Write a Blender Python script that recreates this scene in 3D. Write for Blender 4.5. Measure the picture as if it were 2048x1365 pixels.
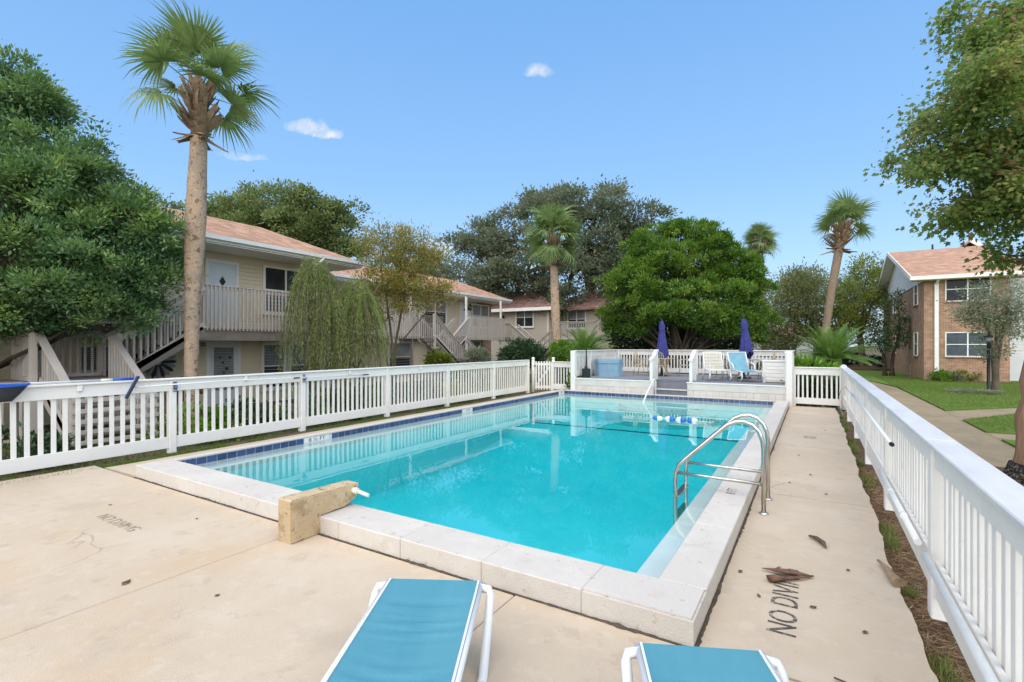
import bpy, math, random
import numpy as np
from mathutils import Vector, Matrix, Euler, Quaternion

R = math.radians
for o in list(bpy.data.objects): bpy.data.objects.remove(o)
SC = bpy.context.scene
COL = SC.collection
rnd = random.Random(7)
NP = np.random.default_rng(11)

# ------------------------------------------------------------------ camera
cam = bpy.data.cameras.new('camera'); cam.lens = 986/2048*36; cam.sensor_width = 36
cam.shift_y = 8/2048; cam.clip_end = 3000; cam.clip_start = .05
camo = bpy.data.objects.new('camera', cam); COL.objects.link(camo)
camo.location = (0, 0, 1.85); camo.rotation_euler = (R(90), 0, R(31.4)); SC.camera = camo

# ------------------------------------------------------------------ sky, sun, exposure
SUN_DIR = Vector((.20, -.70, .68)).normalized()
W = bpy.data.worlds.new('World'); SC.world = W; W.use_nodes = True
nt = W.node_tree; nt.nodes.clear()
def wn(t, **k):
    n = nt.nodes.new(t)
    for a, b in k.items(): setattr(n, a, b)
    return n
def wl(a, b): nt.links.new(a, b)
def wm(op, a, b=None, c=None, clamp=False):
    n = wn('ShaderNodeMath', operation=op); n.use_clamp = clamp
    for i, v in enumerate((a, b, c)):
        if v is None: continue
        if isinstance(v, (int, float)): n.inputs[i].default_value = v
        else: wl(v, n.inputs[i])
    return n.outputs[0]
sky = wn('ShaderNodeTexSky'); sky.sky_type = 'NISHITA'; sky.sun_disc = False
sky.sun_elevation = math.asin(SUN_DIR.z); sky.sun_rotation = math.atan2(SUN_DIR.x, SUN_DIR.y)
sky.air_density = 1.15; sky.dust_density = .5; sky.ozone_density = 3.2; sky.altitude = 10
tc = wn('ShaderNodeTexCoord')
nz = wn('ShaderNodeTexNoise'); nz.inputs['Scale'].default_value = 16; nz.inputs['Detail'].default_value = 4; nz.inputs['Roughness'].default_value = .6
wl(tc.outputs['Generated'], nz.inputs['Vector'])
sub = wn('ShaderNodeVectorMath', operation='SUBTRACT'); wl(nz.outputs['Color'], sub.inputs[0]); sub.inputs[1].default_value = (.5, .5, .5)
CLOUDS = [  # azimuth to the right of +Y, elevation, half width, half height (degrees), strength
    (-53.0, 22.0, 2.7, 1.0, 1.0), (-28.3, 28.8, 1.6, .9, .75), (-60.0, 18.6, 2.2, .6, .45), (2.5, 11.0, 1.7, .7, .9),
    (6.6, 14.8, 1.1, .35, .6), (3.6, 12.9, 1.0, .3, .6), (-40.2, 10.9, 2.6, 1.3, .8)]
mask = None
for az, el, hw, hh, st in CLOUDS:
    a, e = R(az), R(el)
    c = Vector((math.sin(a)*math.cos(e), math.cos(a)*math.cos(e), math.sin(e)))
    rt = Vector((math.cos(a), -math.sin(a), 0)); up = rt.cross(c) * (1 if rt.cross(c).z > 0 else -1)
    df = wn('ShaderNodeVectorMath', operation='SUBTRACT'); wl(tc.outputs['Generated'], df.inputs[0]); df.inputs[1].default_value = c
    sc_ = wn('ShaderNodeVectorMath', operation='MULTIPLY_ADD'); wl(sub.outputs[0], sc_.inputs[0]); s = R(hw)*1.1; sc_.inputs[1].default_value = (s, s, s); wl(df.outputs[0], sc_.inputs[2])
    d1 = wn('ShaderNodeVectorMath', operation='DOT_PRODUCT'); wl(sc_.outputs[0], d1.inputs[0]); d1.inputs[1].default_value = rt / R(hw)
    d2 = wn('ShaderNodeVectorMath', operation='DOT_PRODUCT'); wl(sc_.outputs[0], d2.inputs[0]); d2.inputs[1].default_value = up / R(hh)
    near = wn('ShaderNodeVectorMath', operation='DOT_PRODUCT'); wl(tc.outputs['Generated'], near.inputs[0]); near.inputs[1].default_value = c
    lower = wm('MULTIPLY', wm('LESS_THAN', d2.outputs['Value'], 0.0), .9)
    v2 = wm('MULTIPLY', d2.outputs['Value'], wm('ADD', lower, 1.0))
    r2 = wm('ADD', wm('MULTIPLY', d1.outputs['Value'], d1.outputs['Value']), wm('MULTIPLY', v2, v2))
    m = wm('MULTIPLY', wm('SUBTRACT', 1.15, r2, clamp=True), st)
    m = wm('MULTIPLY', m, wm('GREATER_THAN', near.outputs['Value'], .5))
    mask = m if mask is None else wm('MAXIMUM', mask, m)
n2 = wn('ShaderNodeTexNoise'); n2.inputs['Scale'].default_value = 60; n2.inputs['Detail'].default_value = 3; wl(tc.outputs['Generated'], n2.inputs['Vector'])
mask = wm('MULTIPLY', mask, wm('MULTIPLY_ADD', n2.outputs['Fac'], 2.2, -.35), clamp=True)
sepz = wn('ShaderNodeSeparateXYZ'); wl(tc.outputs['Generated'], sepz.inputs[0])
rp = wn('ShaderNodeValToRGB'); re_ = rp.color_ramp.elements
re_[0].position = 0; re_[0].color = (.50, .72, .97, 1); re_[1].position = 1; re_[1].color = (.16, .40, .86, 1)
for p_, c_ in ((.10, (.42, .66, .97)), (.30, (.28, .55, .95)), (.55, (.20, .46, .90))): k_ = re_.new(p_); k_.color = (*c_, 1)
wl(sepz.outputs[2], rp.inputs[0])
air = wn('ShaderNodeMixRGB'); air.inputs[0].default_value = .8; wl(sky.outputs[0], air.inputs[1])
amp = wn('ShaderNodeVectorMath', operation='SCALE'); amp.inputs['Scale'].default_value = 4.4; wl(rp.outputs[0], amp.inputs[0]); wl(amp.outputs[0], air.inputs[2])
mx = wn('ShaderNodeMixRGB'); wl(mask, mx.inputs[0]); wl(air.outputs[0], mx.inputs[1]); mx.inputs[2].default_value = (3.7, 3.85, 4.1, 1)
bg = wn('ShaderNodeBackground'); bg.inputs[1].default_value = .12; wl(mx.outputs[0], bg.inputs[0])
W.cycles.sampling_method = 'MANUAL'; W.cycles.sample_map_resolution = 256
wo = wn('ShaderNodeOutputWorld'); wl(bg.outputs[0], wo.inputs[0])

sl = bpy.data.lights.new('sun', 'SUN'); sl.energy = 2.9; sl.angle = R(130); sl.color = (1, .91, .77)
so = bpy.data.objects.new('sun', sl); COL.objects.link(so)
so.rotation_euler = (-SUN_DIR).to_track_quat('-Z', 'Y').to_euler(); so.location = (-20, -20, 40)
vs = SC.view_settings; vs.view_transform = 'Standard'; vs.look = 'None'; vs.gamma = 1; vs.use_curve_mapping = False
vs.exposure = 1.0
SC.cycles.use_denoising = True
SC.cycles.max_bounces = 8; SC.cycles.transparent_max_bounces = 16; SC.cycles.caustics_reflective = False; SC.cycles.caustics_refractive = False

# ------------------------------------------------------------------ materials
M = {}
def pm(name, c1, c2=None, scale=3, rough=.6, bump=0, bscale=None, metallic=0, spec=.4, stretch=(1, 1, 1), lo=.35, hi=.65, c3=None, c3scale=30, c3thr=.66, c3w=.06, detail=5, vary=.0, coat=0):
    m = bpy.data.materials.new(name); m.use_nodes = True; t = m.node_tree; b = t.nodes['Principled BSDF']
    N = lambda ty: t.nodes.new(ty)
    L = t.links.new
    b.inputs['Roughness'].default_value = rough; b.inputs['Metallic'].default_value = metallic; b.inputs['Specular IOR Level'].default_value = spec
    b.inputs['Coat Weight'].default_value = coat
    tcn = N('ShaderNodeTexCoord'); oi = N('ShaderNodeObjectInfo')
    ma = N('ShaderNodeVectorMath'); ma.operation = 'MULTIPLY_ADD'; L(tcn.outputs['Object'], ma.inputs[0]); ma.inputs[1].default_value = stretch
    mr = N('ShaderNodeMath'); mr.operation = 'MULTIPLY'; L(oi.outputs['Random'], mr.inputs[0]); mr.inputs[1].default_value = 57.3
    L(mr.outputs[0], ma.inputs[2])
    V = ma.outputs[0]
    col = None
    if c2 is not None:
        n = N('ShaderNodeTexNoise'); n.inputs['Scale'].default_value = scale; n.inputs['Detail'].default_value = detail; n.inputs['Roughness'].default_value = .62; L(V, n.inputs['Vector'])
        r = N('ShaderNodeValToRGB'); r.color_ramp.elements[0].position = lo; r.color_ramp.elements[1].position = hi
        r.color_ramp.elements[0].color = (*c1, 1); r.color_ramp.elements[1].color = (*c2, 1); L(n.outputs['Fac'], r.inputs[0]); col = r.outputs[0]
    if c3 is not None:
        n = N('ShaderNodeTexNoise'); n.inputs['Scale'].default_value = c3scale; n.inputs['Detail'].default_value = 6; n.inputs['Roughness'].default_value = .7; L(V, n.inputs['Vector'])
        mp = N('ShaderNodeMapRange'); L(n.outputs['Fac'], mp.inputs[0]); mp.inputs[1].default_value = c3thr; mp.inputs[2].default_value = c3thr + c3w
        mi = N('ShaderNodeMixRGB'); L(mp.outputs[0], mi.inputs[0]); mi.inputs[2].default_value = (*c3, 1)
        if col is None: mi.inputs[1].default_value = (*c1, 1)
        else: L(col, mi.inputs[1])
        col = mi.outputs[0]
    if vary:
        h = N('ShaderNodeHueSaturation'); mv = N('ShaderNodeMath'); mv.operation = 'MULTIPLY_ADD'; L(oi.outputs['Random'], mv.inputs[0]); mv.inputs[1].default_value = 2*vary; mv.inputs[2].default_value = 1-vary
        L(mv.outputs[0], h.inputs['Value'])
        if col is None: h.inputs['Color'].default_value = (*c1, 1)
        else: L(col, h.inputs['Color'])
        col = h.outputs[0]
    if col is None: b.inputs['Base Color'].default_value = (*c1, 1)
    else: L(col, b.inputs['Base Color'])
    if bump:
        n = N('ShaderNodeTexNoise'); n.inputs['Scale'].default_value = bscale or scale*4; n.inputs['Detail'].default_value = 6; L(V, n.inputs['Vector'])
        bu = N('ShaderNodeBump'); bu.inputs['Strength'].default_value = bump; bu.inputs['Distance'].default_value = .02; L(n.outputs['Fac'], bu.inputs['Height']); L(bu.outputs[0], b.inputs['Normal'])
    M[name] = m
    return m
def nodes(m): return m.node_tree, m.node_tree.nodes['Principled BSDF']

pm('white_fence_old', (.80, .79, .74), (.70, .68, .55), 1.6, .5, .06, 60, lo=.35, hi=.75, c3=(.50, .48, .33), c3scale=8, c3thr=.68, c3w=.12, vary=.03)
pm('cap_paint', (.62, .62, .62), (.52, .52, .525), 3, .45, .12, 50, c3=(.36, .36, .34), c3scale=26, c3thr=.73, c3w=.05, stretch=(.5, 1.5, 1))
pm('trim_white', (.80, .77, .71), (.73, .70, .64), 2, .5, vary=.02)
pm('vinyl_white', (.82, .82, .79), (.74, .74, .70), 3, .4)
pm('coping_side', (.50, .45, .41), (.43, .38, .34), 2, .7, .2, 40, spec=.2)
pm('joint_dirt', (.07, .06, .045), (.13, .10, .07), 12, .95, .5, 60, spec=.1)
pm('tile_blue', (.03, .05, .135), (.05, .08, .20), 30, .12, .12, 60, stretch=(.3, .3, 4), vary=.3, spec=.6)
pm('tile_white', (.72, .72, .70), (.64, .65, .64), 5, .25)
pm('grout', (.62, .62, .60), (.50, .50, .48), 20, .8)
pm('plaster', (.62, .78, .76), (.56, .73, .72), 1.2, .6, .05, 30)
pm('ledge_plaster', (.66, .65, .61), (.60, .59, .56), 2, .6)
pm('stripe', (.02, .07, .12), rough=.4)
pm('paint_black', (.06, .055, .05), (.42, .34, .26), 26, .8, lo=.50, hi=.66, detail=8)
pm('paint_faded', (.20, .16, .12), (.55, .42, .30), 22, .8, lo=.40, hi=.62, detail=8)
pm('text_black', (.03, .03, .035), rough=.5)
pm('pvc', (.75, .74, .60), rough=.4)
pm('steel', (.62, .60, .56), (.52, .49, .43), 6, .22, metallic=1)
pm('sling_blue', (.07, .245, .315), (.09, .28, .345), 3, .55, .15, 300, stretch=(1, .2, 1), spec=.3)
pm('sling_teal', (.12, .29, .37), (.16, .34, .42), 5, .55)
pm('strap_white', (.76, .73, .64), (.70, .67, .57), 6, .5)
pm('navy', (.035, .038, .16), (.055, .06, .23), 6, .8, .15, 50, spec=.2)
pm('deck_grey', (.17, .175, .20), (.22, .22, .24), 5, .7, .15, 40, vary=.12)
pm('skirt', (.64, .60, .55), (.56, .52, .48), 3, .6, vary=.04)
pm('tub_blue', (.20, .34, .45), (.25, .39, .50), 4, .5, .05, 30)
pm('dark_green_metal', (.012, .022, .022), rough=.45)
pm('iron_beige', (.46, .38, .24), (.36, .29, .17), 15, .5)
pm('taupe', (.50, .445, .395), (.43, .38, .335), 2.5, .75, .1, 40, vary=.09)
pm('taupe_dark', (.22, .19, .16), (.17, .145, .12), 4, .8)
pm('siding', (.73, .63, .46), (.67, .575, .42), 1.5, .6, stretch=(1, 1, .2))
pm('siding_warm', (.50, .435, .35), (.46, .40, .32), 1.5, .6)
pm('siding_white', (.70, .71, .70), (.62, .63, .63), 1.5, .6)
pm('door_white', (.66, .71, .74), (.60, .65, .68), 2, .4)
pm('glass_dark', (.012, .016, .022), (.03, .034, .04), 1.3, .12, spec=.15)
pm('black_metal', (.012, .014, .022), rough=.4)
pm('wicker', (.20, .10, .045), (.13, .06, .025), 40, .7, .4, 60)
pm('mulch', (.085, .055, .035), (.16, .105, .065), 30, .95, 1.0, 60, spec=.1)
pm('dirt', (.11, .085, .055), (.17, .13, .085), 6, .95, .8, 40, c3=(.05, .09, .02), c3scale=4, c3thr=.5, c3w=.2, spec=.1)
pm('path', (.33, .255, .16), (.25, .20, .13), 2.2, .9, .5, 55, c3=(.13, .12, .08), c3scale=3, c3thr=.58, c3w=.25, spec=.15)
pm('asphalt', (.12, .115, .11), (.16, .155, .15), 4, .9)
pm('lawn', (.10, .165, .03), (.155, .22, .05), 3, .9, .9, 70, spec=.1)
pm('hill', (.05, .08, .025), (.07, .10, .04), 1, .9)
pm('bark_palm', (.30, .225, .155), (.19, .14, .10), 9, .9, 1.0, 22, stretch=(1, 1, 3), spec=.15)
pm('bark_grey', (.15, .115, .085), (.09, .07, .05), 9, .9, 1.0, 20, stretch=(1, 1, .3), spec=.15)
pm('bark_dark', (.055, .042, .032), (.09, .07, .055), 6, .95, 1.0, 18, stretch=(1, 1, .3), spec=.1)
pm('bark_maple', (.31, .19, .12), (.20, .12, .075), 7, .9, 1.0, 12, stretch=(2.2, 2.2, .35), spec=.15)
pm('bark_black', (.02, .018, .016), (.22, .20, .19), 30, .95, 1.0, 40, lo=.5, hi=.75, spec=.1)
pm('boot', (.30, .205, .125), (.19, .13, .085), 7, .85, .5, 20, vary=.25)
pm('bark_flake', (.10, .045, .028), (.20, .11, .07), 9, .85, .5, 30)
pm('deadleaf', (.13, .075, .035), (.07, .045, .03), 15, .9)
pm('car_white', (.70, .71, .73), rough=.25, coat=.5)
pm('buoy_blue', (.03, .16, .50), rough=.35)
pm('buoy_white', (.80, .80, .78), rough=.35)
pm('rope', (.60, .58, .5), rough=.8)
pm('net_dark', (.045, .05, .06), (.02, .022, .03), 60, .8)
pm('plastic_blue', (.02, .09, .42), rough=.35)
pm('pole_white', (.70, .71, .72), rough=.3)
pm('pot_dark', (.03, .03, .03), rough=.6)
pm('flower_pink', (.55, .12, .14), (.45, .2, .1), 20, .7)
pm('flower_white', (.75, .75, .72), rough=.6)

def brick_mat(name, c1, c2, mortar, bw, bh, vecscale=(1, 1), msize=.012, bump=.5, squash=1.0, rough=.85, noise=.25):
    m = pm(name, c1, rough=rough, spec=.15); t, b = nodes(m); N = t.nodes.new; L = t.links.new
    tcn = N('ShaderNodeTexCoord'); sp = N('ShaderNodeSeparateXYZ'); L(tcn.outputs['Object'], sp.inputs[0])
    ad = N('ShaderNodeMath'); ad.operation = 'ADD'; L(sp.outputs[0], ad.inputs[0]); L(sp.outputs[1], ad.inputs[1])
    cx = N('ShaderNodeCombineXYZ'); L(ad.outputs[0], cx.inputs[0])
    zz = N('ShaderNodeMath'); zz.operation = 'MULTIPLY'; L(sp.outputs[2], zz.inputs[0]); zz.inputs[1].default_value = vecscale[1]; L(zz.outputs[0], cx.inputs[1])
    br = N('ShaderNodeTexBrick'); br.inputs['Scale'].default_value = 1; br.inputs['Brick Width'].default_value = bw; br.inputs['Row Height'].default_value = bh
    br.inputs['Mortar Size'].default_value = msize; br.inputs['Color1'].default_value = (*c1, 1); br.inputs['Color2'].default_value = (*c2, 1); br.inputs['Mortar'].default_value = (*mortar, 1)
    br.inputs['Bias'].default_value = 0.0; L(cx.outputs[0], br.inputs['Vector'])
    n = N('ShaderNodeTexNoise'); n.inputs['Scale'].default_value = 2.5; n.inputs['Detail'].default_value = 8; L(tcn.outputs['Object'], n.inputs['Vector'])
    mp = N('ShaderNodeMapRange'); mp.inputs[1].default_value = .3; mp.inputs[2].default_value = .7; mp.inputs[3].default_value = 1-noise; mp.inputs[4].default_value = 1+noise; L(n.outputs['Fac'], mp.inputs[0])
    h = N('ShaderNodeHueSaturation'); L(mp.outputs[0], h.inputs['Value']); L(br.outputs['Color'], h.inputs['Color']); L(h.outputs[0], b.inputs['Base Color'])
    bu = N('ShaderNodeBump'); bu.inputs['Strength'].default_value = bump; bu.inputs['Distance'].default_value = .01; bu.invert = True; L(br.outputs['Fac'], bu.inputs['Height']); L(bu.outputs[0], b.inputs['Normal'])
    return m
brick_mat('brick', (.42, .21, .12), (.25, .13, .085), (.40, .32, .24), .215, .072)
brick_mat('shingle', (.50, .30, .20), (.39, .225, .15), (.28, .16, .11), .32, .145, (1, 2.3), .008, .6, noise=.22)
brick_mat('shingle_old', (.30, .17, .14), (.22, .13, .11), (.14, .085, .07), .32, .145, (1, 2.3), .008, .6, noise=.3)

def worn(name, base, layers, rough=.85, bump=.12, bscale=120, spec=.2, cracks=None):
    # base colour with several stain layers: (colour, scale, threshold, width, strength)
    m = pm(name, base, rough=rough, spec=spec); t, b = nodes(m); N = t.nodes.new; L = t.links.new
    tcn = N('ShaderNodeNewGeometry'); V = tcn.outputs['Position']; col = None
    for k, (c, sc, th, wd, stg) in enumerate(layers):
        n = N('ShaderNodeTexNoise'); n.inputs['Scale'].default_value = sc; n.inputs['Detail'].default_value = 8; n.inputs['Roughness'].default_value = .68
        of = N('ShaderNodeVectorMath'); of.inputs[1].default_value = (k*13.7, k*7.1, k*3.3); L(V, of.inputs[0]); L(of.outputs[0], n.inputs['Vector'])
        mp = N('ShaderNodeMapRange'); mp.interpolation_type = 'SMOOTHSTEP'; L(n.outputs['Fac'], mp.inputs[0]); mp.inputs[1].default_value = th; mp.inputs[2].default_value = th+wd; mp.inputs[4].default_value = stg
        mi = N('ShaderNodeMixRGB'); L(mp.outputs[0], mi.inputs[0]); mi.inputs[2].default_value = (*c, 1)
        if col is None: mi.inputs[1].default_value = (*base, 1)
        else: L(col, mi.inputs[1])
        col = mi.outputs[0]
    if cracks:
        n = N('ShaderNodeTexNoise'); n.inputs['Scale'].default_value = 2.5; n.inputs['Detail'].default_value = 6; L(V, n.inputs['Vector'])
        ad = N('ShaderNodeVectorMath'); ad.operation = 'MULTIPLY_ADD'; L(n.outputs['Color'], ad.inputs[0]); ad.inputs[1].default_value = (.5, .5, .5); L(V, ad.inputs[2])
        vo = N('ShaderNodeTexVoronoi'); vo.feature = 'DISTANCE_TO_EDGE'; vo.inputs['Scale'].default_value = cracks[0]; L(ad.outputs[0], vo.inputs['Vector'])
        ls = N('ShaderNodeMapRange'); L(vo.outputs['Distance'], ls.inputs[0]); ls.inputs[1].default_value = 0; ls.inputs[2].default_value = cracks[1]; ls.inputs[3].default_value = 1; ls.inputs[4].default_value = 0
        n2_ = N('ShaderNodeTexNoise'); n2_.inputs['Scale'].default_value = .9; L(V, n2_.inputs['Vector']); mk = N('ShaderNodeMapRange'); L(n2_.outputs['Fac'], mk.inputs[0]); mk.inputs[1].default_value = .54; mk.inputs[2].default_value = .62; mk.inputs[4].default_value = cracks[2]
        mu = N('ShaderNodeMath'); mu.operation = 'MULTIPLY'; L(ls.outputs[0], mu.inputs[0]); L(mk.outputs[0], mu.inputs[1])
        mi = N('ShaderNodeMixRGB'); L(mu.outputs[0], mi.inputs[0]); L(col, mi.inputs[1]); mi.inputs[2].default_value = (base[0]*.35, base[1]*.32, base[2]*.3, 1); col = mi.outputs[0]
    L(col, b.inputs['Base Color'])
    n = N('ShaderNodeTexNoise'); n.inputs['Scale'].default_value = bscale; n.inputs['Detail'].default_value = 8; L(V, n.inputs['Vector'])
    bu = N('ShaderNodeBump'); bu.inputs['Strength'].default_value = bump; bu.inputs['Distance'].default_value = .02; L(n.outputs['Fac'], bu.inputs['Height']); L(bu.outputs[0], b.inputs['Normal'])
worn('concrete', (.515, .415, .305), [((.56, .465, .355), .6, .44, .18, .85), ((.52, .375, .235), .5, .50, .20, .75), ((.42, .345, .27), 1.5, .53, .14, .45), ((.38, .30, .215), 4.2, .575, .10, .4), ((.58, .49, .385), 8, .54, .10, .4), ((.22, .17, .12), 24, .65, .05, .6), ((.61, .51, .41), 110, .52, .1, .35), ((.30, .235, .175), 150, .59, .07, .45)], .9, .2, 120, .15, (.25, .004, .45))
worn('coping', (.55, .505, .45), [((.61, .565, .505), 1.3, .46, .15, .75), ((.46, .39, .315), 2.6, .55, .12, .45), ((.32, .245, .18), 12, .605, .06, .55), ((.23, .18, .14), 50, .635, .05, .5), ((.63, .585, .53), 80, .52, .1, .4)], .85, .26, 80, .15)
worn('white_paint', (.74, .725, .69), [((.67, .65, .60), 2.2, .48, .2, .7), ((.54, .52, .43), 5, .60, .12, .55), ((.40, .39, .31), 13, .66, .08, .5), ((.30, .29, .25), 45, .70, .05, .5)], .5, .05, 70, .35)
brick_mat('blinds', (.32, .33, .33), (.28, .29, .30), (.10, .105, .11), 6, .055, (1, 1), .010, .3, noise=.2, rough=.6)
brick_mat('blinds_dark', (.105, .13, .15), (.085, .11, .13), (.04, .05, .06), 6, .055, (1, 1), .010, .3, noise=.25, rough=.5)
worn('bark_palm_pale', (.45, .32, .22), [((.34, .27, .205), .9, .45, .15, .9), ((.55, .40, .28), 6, .52, .1, .6), ((.15, .10, .065), 7.5, .55, .05, .85), ((.10, .07, .05), 22, .58, .05, .7), ((.26, .19, .13), 40, .5, .1, .5)], .9, .9, 24, .15)
worn('box_tan', (.47, .355, .215), [((.56, .44, .285), 2.5, .47, .12, .8), ((.33, .23, .13), 3.5, .53, .10, .8), ((.09, .075, .05), 5, .575, .06, .85), ((.11, .09, .06), 22, .61, .05, .8)], .88, .5, 40, .12)
def leaf_mat(name, dark, mid, light, trans=.35, rough=.5, spec=.35):
    m = bpy.data.materials.new(name); m.use_nodes = True; t = m.node_tree; b = t.nodes['Principled BSDF']; N = t.nodes.new; L = t.links.new
    at = N('ShaderNodeAttribute'); at.attribute_name = 'tint'
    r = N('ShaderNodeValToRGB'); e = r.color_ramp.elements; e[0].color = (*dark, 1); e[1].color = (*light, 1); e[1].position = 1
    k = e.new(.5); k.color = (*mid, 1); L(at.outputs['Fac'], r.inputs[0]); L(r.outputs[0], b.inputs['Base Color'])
    b.inputs['Roughness'].default_value = rough; b.inputs['Specular IOR Level'].default_value = spec
    tr = N('ShaderNodeBsdfTranslucent'); hs = N('ShaderNodeHueSaturation'); hs.inputs['Value'].default_value = 1.15; hs.inputs['Saturation'].default_value = 1.1; L(r.outputs[0], hs.inputs['Color']); L(hs.outputs[0], tr.inputs[0])
    mi = N('ShaderNodeMixShader'); mi.inputs[0].default_value = trans; L(b.outputs[0], mi.inputs[1]); L(tr.outputs[0], mi.inputs[2]); L(mi.outputs[0], t.nodes['Material Output'].inputs[0])
    M[name] = m
leaf_mat('leaf_holly', (0.06, 0.125, 0.05), (0.12, 0.225, 0.08), (0.28, 0.38, 0.1), .3, .38, .5)
leaf_mat('leaf_oak', (0.095, 0.12, 0.07), (0.18, 0.21, 0.125), (0.3, 0.32, 0.21), .4)
leaf_mat('leaf_back', (0.095, 0.14, 0.045), (0.17, 0.225, 0.08), (0.27, 0.31, 0.12), .4)
leaf_mat('leaf_juniper', (0.035, 0.09, 0.012), (0.1, 0.205, 0.022), (0.27, 0.35, 0.055), .2)
leaf_mat('leaf_weep', (0.15, 0.205, 0.055), (0.26, 0.33, 0.095), (0.4, 0.44, 0.15), .4)
leaf_mat('leaf_crape', (0.16, 0.18, 0.04), (0.28, 0.27, 0.07), (0.44, 0.3, 0.1), .45)
leaf_mat('leaf_maple', (0.1, 0.165, 0.04), (0.2, 0.275, 0.08), (0.43, 0.36, 0.14), .6)
leaf_mat('leaf_bg', (0.13, 0.15, 0.06), (0.2, 0.22, 0.09), (0.3, 0.3, 0.13), .4)
leaf_mat('leaf_yellow', (0.0945, 0.135, 0.027), (0.189, 0.243, 0.0405), (0.378, 0.351, 0.0675), .4)
leaf_mat('leaf_palm', (0.12, 0.185, 0.06), (0.2, 0.285, 0.1), (0.33, 0.39, 0.16), .3, .45)
leaf_mat('leaf_sago', (0.06, 0.13, 0.022), (0.12, 0.235, 0.038), (0.24, 0.34, 0.065), .25, .35, .5)
leaf_mat('leaf_shrub', (0.0675, 0.149, 0.0162), (0.135, 0.27, 0.027), (0.27, 0.432, 0.054), .35)
leaf_mat('leaf_dark', (0.02, 0.05, 0.02), (0.04, 0.085, 0.032), (0.08, 0.14, 0.05), .2, .4, .5)
leaf_mat('grass_blade', (0.085, 0.145, 0.025), (0.14, 0.21, 0.035), (0.23, 0.28, 0.07), .35)
leaf_mat('weed', (0.081, 0.115, 0.027), (0.162, 0.203, 0.0473), (0.324, 0.284, 0.121), .35)
leaf_mat('needles', (0.135, 0.081, 0.0473), (0.257, 0.162, 0.0945), (0.405, 0.284, 0.176), .1, .8, .1)

def water_mat():
    m = bpy.data.materials.new('water'); m.use_nodes = True; t = m.node_tree; t.nodes.clear(); N = t.nodes.new; L = t.links.new
    out = N('ShaderNodeOutputMaterial'); tr = N('ShaderNodeBsdfTransparent'); tr.inputs[0].default_value = (.95, .985, .98, 1)
    gl = N('ShaderNodeBsdfGlossy'); gl.inputs['Roughness'].default_value = .0; gl.inputs[0].default_value = (1, 1, 1, 1)
    fr = N('ShaderNodeFresnel'); fr.inputs['IOR'].default_value = 1.34
    tcn = N('ShaderNodeTexCoord'); n = N('ShaderNodeTexNoise'); n.inputs['Scale'].default_value = 1.6; n.inputs['Detail'].default_value = 3; L(tcn.outputs['Object'], n.inputs['Vector'])
    bu = N('ShaderNodeBump'); bu.inputs['Strength'].default_value = .018; bu.inputs['Distance'].default_value = .05; L(n.outputs['Fac'], bu.inputs['Height'])
    L(bu.outputs[0], gl.inputs['Normal']); L(bu.outputs[0], fr.inputs['Normal'])
    mi = N('ShaderNodeMixShader'); L(fr.outputs[0], mi.inputs[0]); L(tr.outputs[0], mi.inputs[1]); L(gl.outputs[0], mi.inputs[2]); L(mi.outputs[0], out.inputs['Surface'])
    va = N('ShaderNodeVolumeAbsorption'); va.inputs['Color'].default_value = (.10, .88, .91, 1); va.inputs['Density'].default_value = .68; L(va.outputs[0], out.inputs['Volume'])
    M['water'] = m
water_mat()
def window_glass():
    m = pm('window_glass', (.022, .026, .03), (.06, .065, .065), 1.1, .1, spec=.2)
window_glass()

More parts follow.
